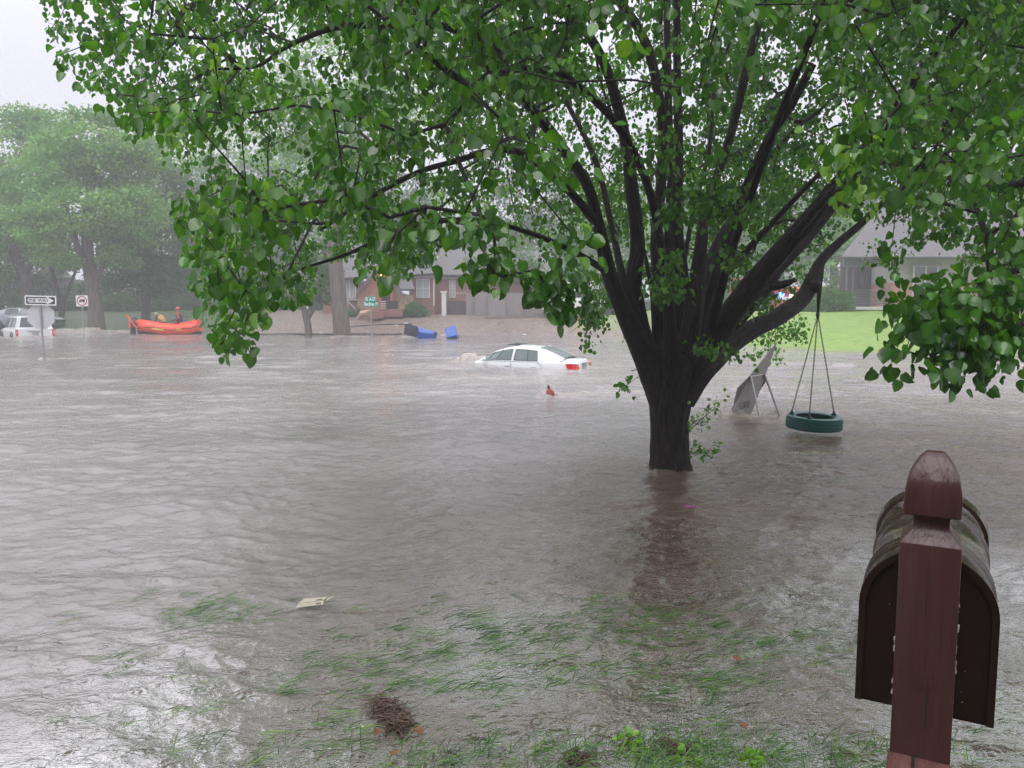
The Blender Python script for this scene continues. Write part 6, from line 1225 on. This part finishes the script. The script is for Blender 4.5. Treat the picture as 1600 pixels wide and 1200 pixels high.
far_tree('small_tree', 'slim forked young tree with pale leaves left of the thick trunk', 0, PZ(482, 525).y, [(483, 530, 12), (481, 508, 10.5), (477, 492, 10), (473, 475, 7), (468, 450, 5)], [(480, 430, 34, 34, 0), (455, 450, 20, 18, 0), (505, 455, 22, 22, 0), (490, 400, 26, 24, 0), (515, 425, 16, 20, 0)], 130, 6500, .13, M['leaf_bush'], limbs=[[(479, 500, 7, 0), (487, 489, 6, 0), (494, 470, 4.5, 0), (498, 445, 3, 0)]])
far_tree('small_tree', 'pale feathery green tree leaning over the roof behind the board fence', 0, 53.3, [(790, 494, 8), (788, 470, 7), (780, 440, 5), (772, 420, 4)], [(768, 425, 30, 22, 0), (800, 400, 34, 26, 1), (830, 430, 26, 22, 1), (745, 415, 16, 14, 0)], 110, 5200, .14, M['leaf_bush'])
for a_, Y_, lb2 in [(0, 70, 'dark understory tree behind the grey car'), (62, 73, 'dark understory tree behind the leaning elm trunk'), (185, 72, 'dark understory tree just right of the forked trunk'), (300, 68, 'dark understory tree above the stern of the raft'), (395, 70, 'dark understory tree left of the cream house'), (440, 78, 'dark understory tree above the cream house')]:
    far_tree('small_tree', lb2, 0, Y_, [(a_, 500, 8), (a_+2, 460, 7), (a_, 430, 5)], [(a_, 420, 42, 34, 0), (a_-25, 450, 30, 24, 0), (a_+25, 448, 30, 26, 0), (a_, 385, 30, 22, 0)], 110, 7000, .24, M['leaf_dark'], 'understory trees on the left bank')
gB = 'trees behind the houses'
for i, (px_, top, Y_, wd) in enumerate([(600, 250, 78, 75), (700, 280, 84, 70), (830, 260, 80, 80), (940, 290, 76, 70), (1040, 270, 88, 80), (1130, 310, 70, 60), (1215, 280, 82, 70), (1300, 300, 64, 55), (1390, 240, 78, 75), (1500, 220, 70, 80), (1620, 230, 74, 85), (1730, 220, 70, 80), (-160, 180, 66, 90)]):
    labs = ['broad hazy tree behind the gabled entrance roof', 'hazy tree behind the white framed window wing', 'hazy tree behind the board fence', 'hazy tree behind the low hanging leaves left of the pear trunk', 'hazy tree straight behind the pear trunk', 'hazy tree behind the orange warning lamp', 'hazy tree behind the fire engine', 'hazy tree left of the porch roof', 'hazy tree behind the porch roof', 'hazy tree behind the brick wall of the porch house', 'hazy tree at the right edge behind the porch house', 'hazy tree past the right edge of the lawn', 'hazy tree past the left edge of the bank']
    hh_ = 470-top; far_tree('background_tree', labs[i], 0, Y_, [(px_, 500, 14), (px_+3, 420, 11), (px_-2, top+hh_*.5, 8), (px_, top+hh_*.25, 4)], [(px_, top+hh_*.28, wd*.75, hh_*.28, 0), (px_-wd*.6, top+hh_*.5, wd*.6, hh_*.25, 0), (px_+wd*.6, top+hh_*.48, wd*.6, hh_*.26, 1), (px_, top+hh_*.65, wd*.9, hh_*.22, -1)], 130, 8500, .32, M['leaf_far' if i % 2 else 'leaf_dark'], gB)
def bush(name, lab, px, py, Y, rx, ry, n_, m, group=None, lsz=.10):
    q = P(px, py, Y); z = tz(q.x, Y); r = thing(name, lab, 'shrub', (q.x, Y, z), 0, group); k = n_; d = rnd(k); d /= np.linalg.norm(d, axis=1, keepdims=True); d[:, 2] = np.abs(d[:, 2])
    a, c = rx*S(Y), 2*ry*S(Y); bump_ = 1+.5*vnoise(d[:, 0]*3+px, d[:, 2]*3+d[:, 1]*2, 1.2, 95); pos = d*(.45+.55*RNG.random((k, 1))**.5)*bump_[:, None]*np.array([a, a*.8, c]); pos[:, 2] += .05
    link_mesh('foliage', foliage_mesh('foliage', pos, np.clip(RNG.normal(lsz, lsz*.3, k), .02, .4), d+rnd(k, .5), d+rnd(k, .7)+[0, 0, .2], np.clip(.35+.7*vnoise(pos[:, 0]*3, pos[:, 2]*3+pos[:, 1], 1, 96)+RNG.normal(0, .12, k), 0, 1), m, 'leaf', False), r); mb = MB()
    for i in range(9):
        e2 = pos[random.randrange(k)]; mb.tube([(0, 0, -.05), tuple(e2*.5), tuple(e2)], [.03, .02, .008], 4)
    obj('stem', mb, M['bark_far'], r); return r
bush('round_shrub', 'rounded bright green shrub below the white framed window', 649, 480, 52.4, 20, 9.5, 3600, M['leaf_bush'])
bush('round_shrub', 'big leafy shrub left of the porch, behind the swing chains', 1300, 476, 43, 34, 18, 6500, M['leaf_bush'])
bush('round_shrub', 'dark shrub at the right edge beside the brick wall', 1578, 478, 40, 42, 24, 6000, M['leaf_dark'])
bush('round_shrub', 'yellowish ground shrub at the foot of the swing tree limb', 1255, 486, 43.5, 22, 6, 2200, M['leaf_bush'])
bush('low_shrub', 'small weed at the foot of the diagonal timber brace', 548, 489, 52.6, 7, 5, 500, M['leaf_bush'], None, .08); bush('low_shrub', 'upright weed left of the brick steps', 561, 487, 52.6, 5, 6, 400, M['leaf_bush'], None, .08)
for i, (px_, Y_, rx, ry, lab) in enumerate([(20, 66, 40, 14, 'dark hedge clump behind the grey car'), (110, 67, 34, 10, 'dark hedge clump behind the small multi stemmed tree'), (190, 66, 40, 12, 'dark hedge clump right of the no trucks sign'), (270, 66, 40, 14, 'dark hedge clump behind the two seated rescuers'), (345, 66, 34, 12, 'dark hedge clump behind the stern of the raft'), (430, 62, 36, 9, 'low hedge in front of the cream house'), (505, 60, 22, 9, 'low hedge touching the brick cottage corner'), (900, 62, 40, 14, 'dark hedge past the end of the board fence'), (980, 62, 40, 14, 'dark hedge left of the pear trunk'), (1110, 62, 50, 14, 'dark hedge right of the pear trunk')]):
    bush('hedge_clump', lab, px_, 478, Y_, rx, ry, 3500, M['leaf_dark'], 'hedge clumps along the far gardens', .16)
# ------------------------------------------------------------------ rainy air
hm = bpy.data.materials.new('rain haze'); hm.use_nodes = True; n = hm.node_tree; n.nodes.remove(n.nodes['Principled BSDF'])
pv = n.nodes.new('ShaderNodeVolumePrincipled'); pv.inputs['Color'].default_value = (.95, .955, 1, 1); pv.inputs['Density'].default_value = .0046; pv.inputs['Anisotropy'].default_value = .0
n.links.new(pv.outputs[0], n.nodes['Material Output'].inputs['Volume'])
hb = MB(); hb.box((0, 0, 12.5), (320, 320, 30)); o = obj('haze', hb, hm); tag(o, kind='stuff')
print('objects', len(bpy.data.objects))
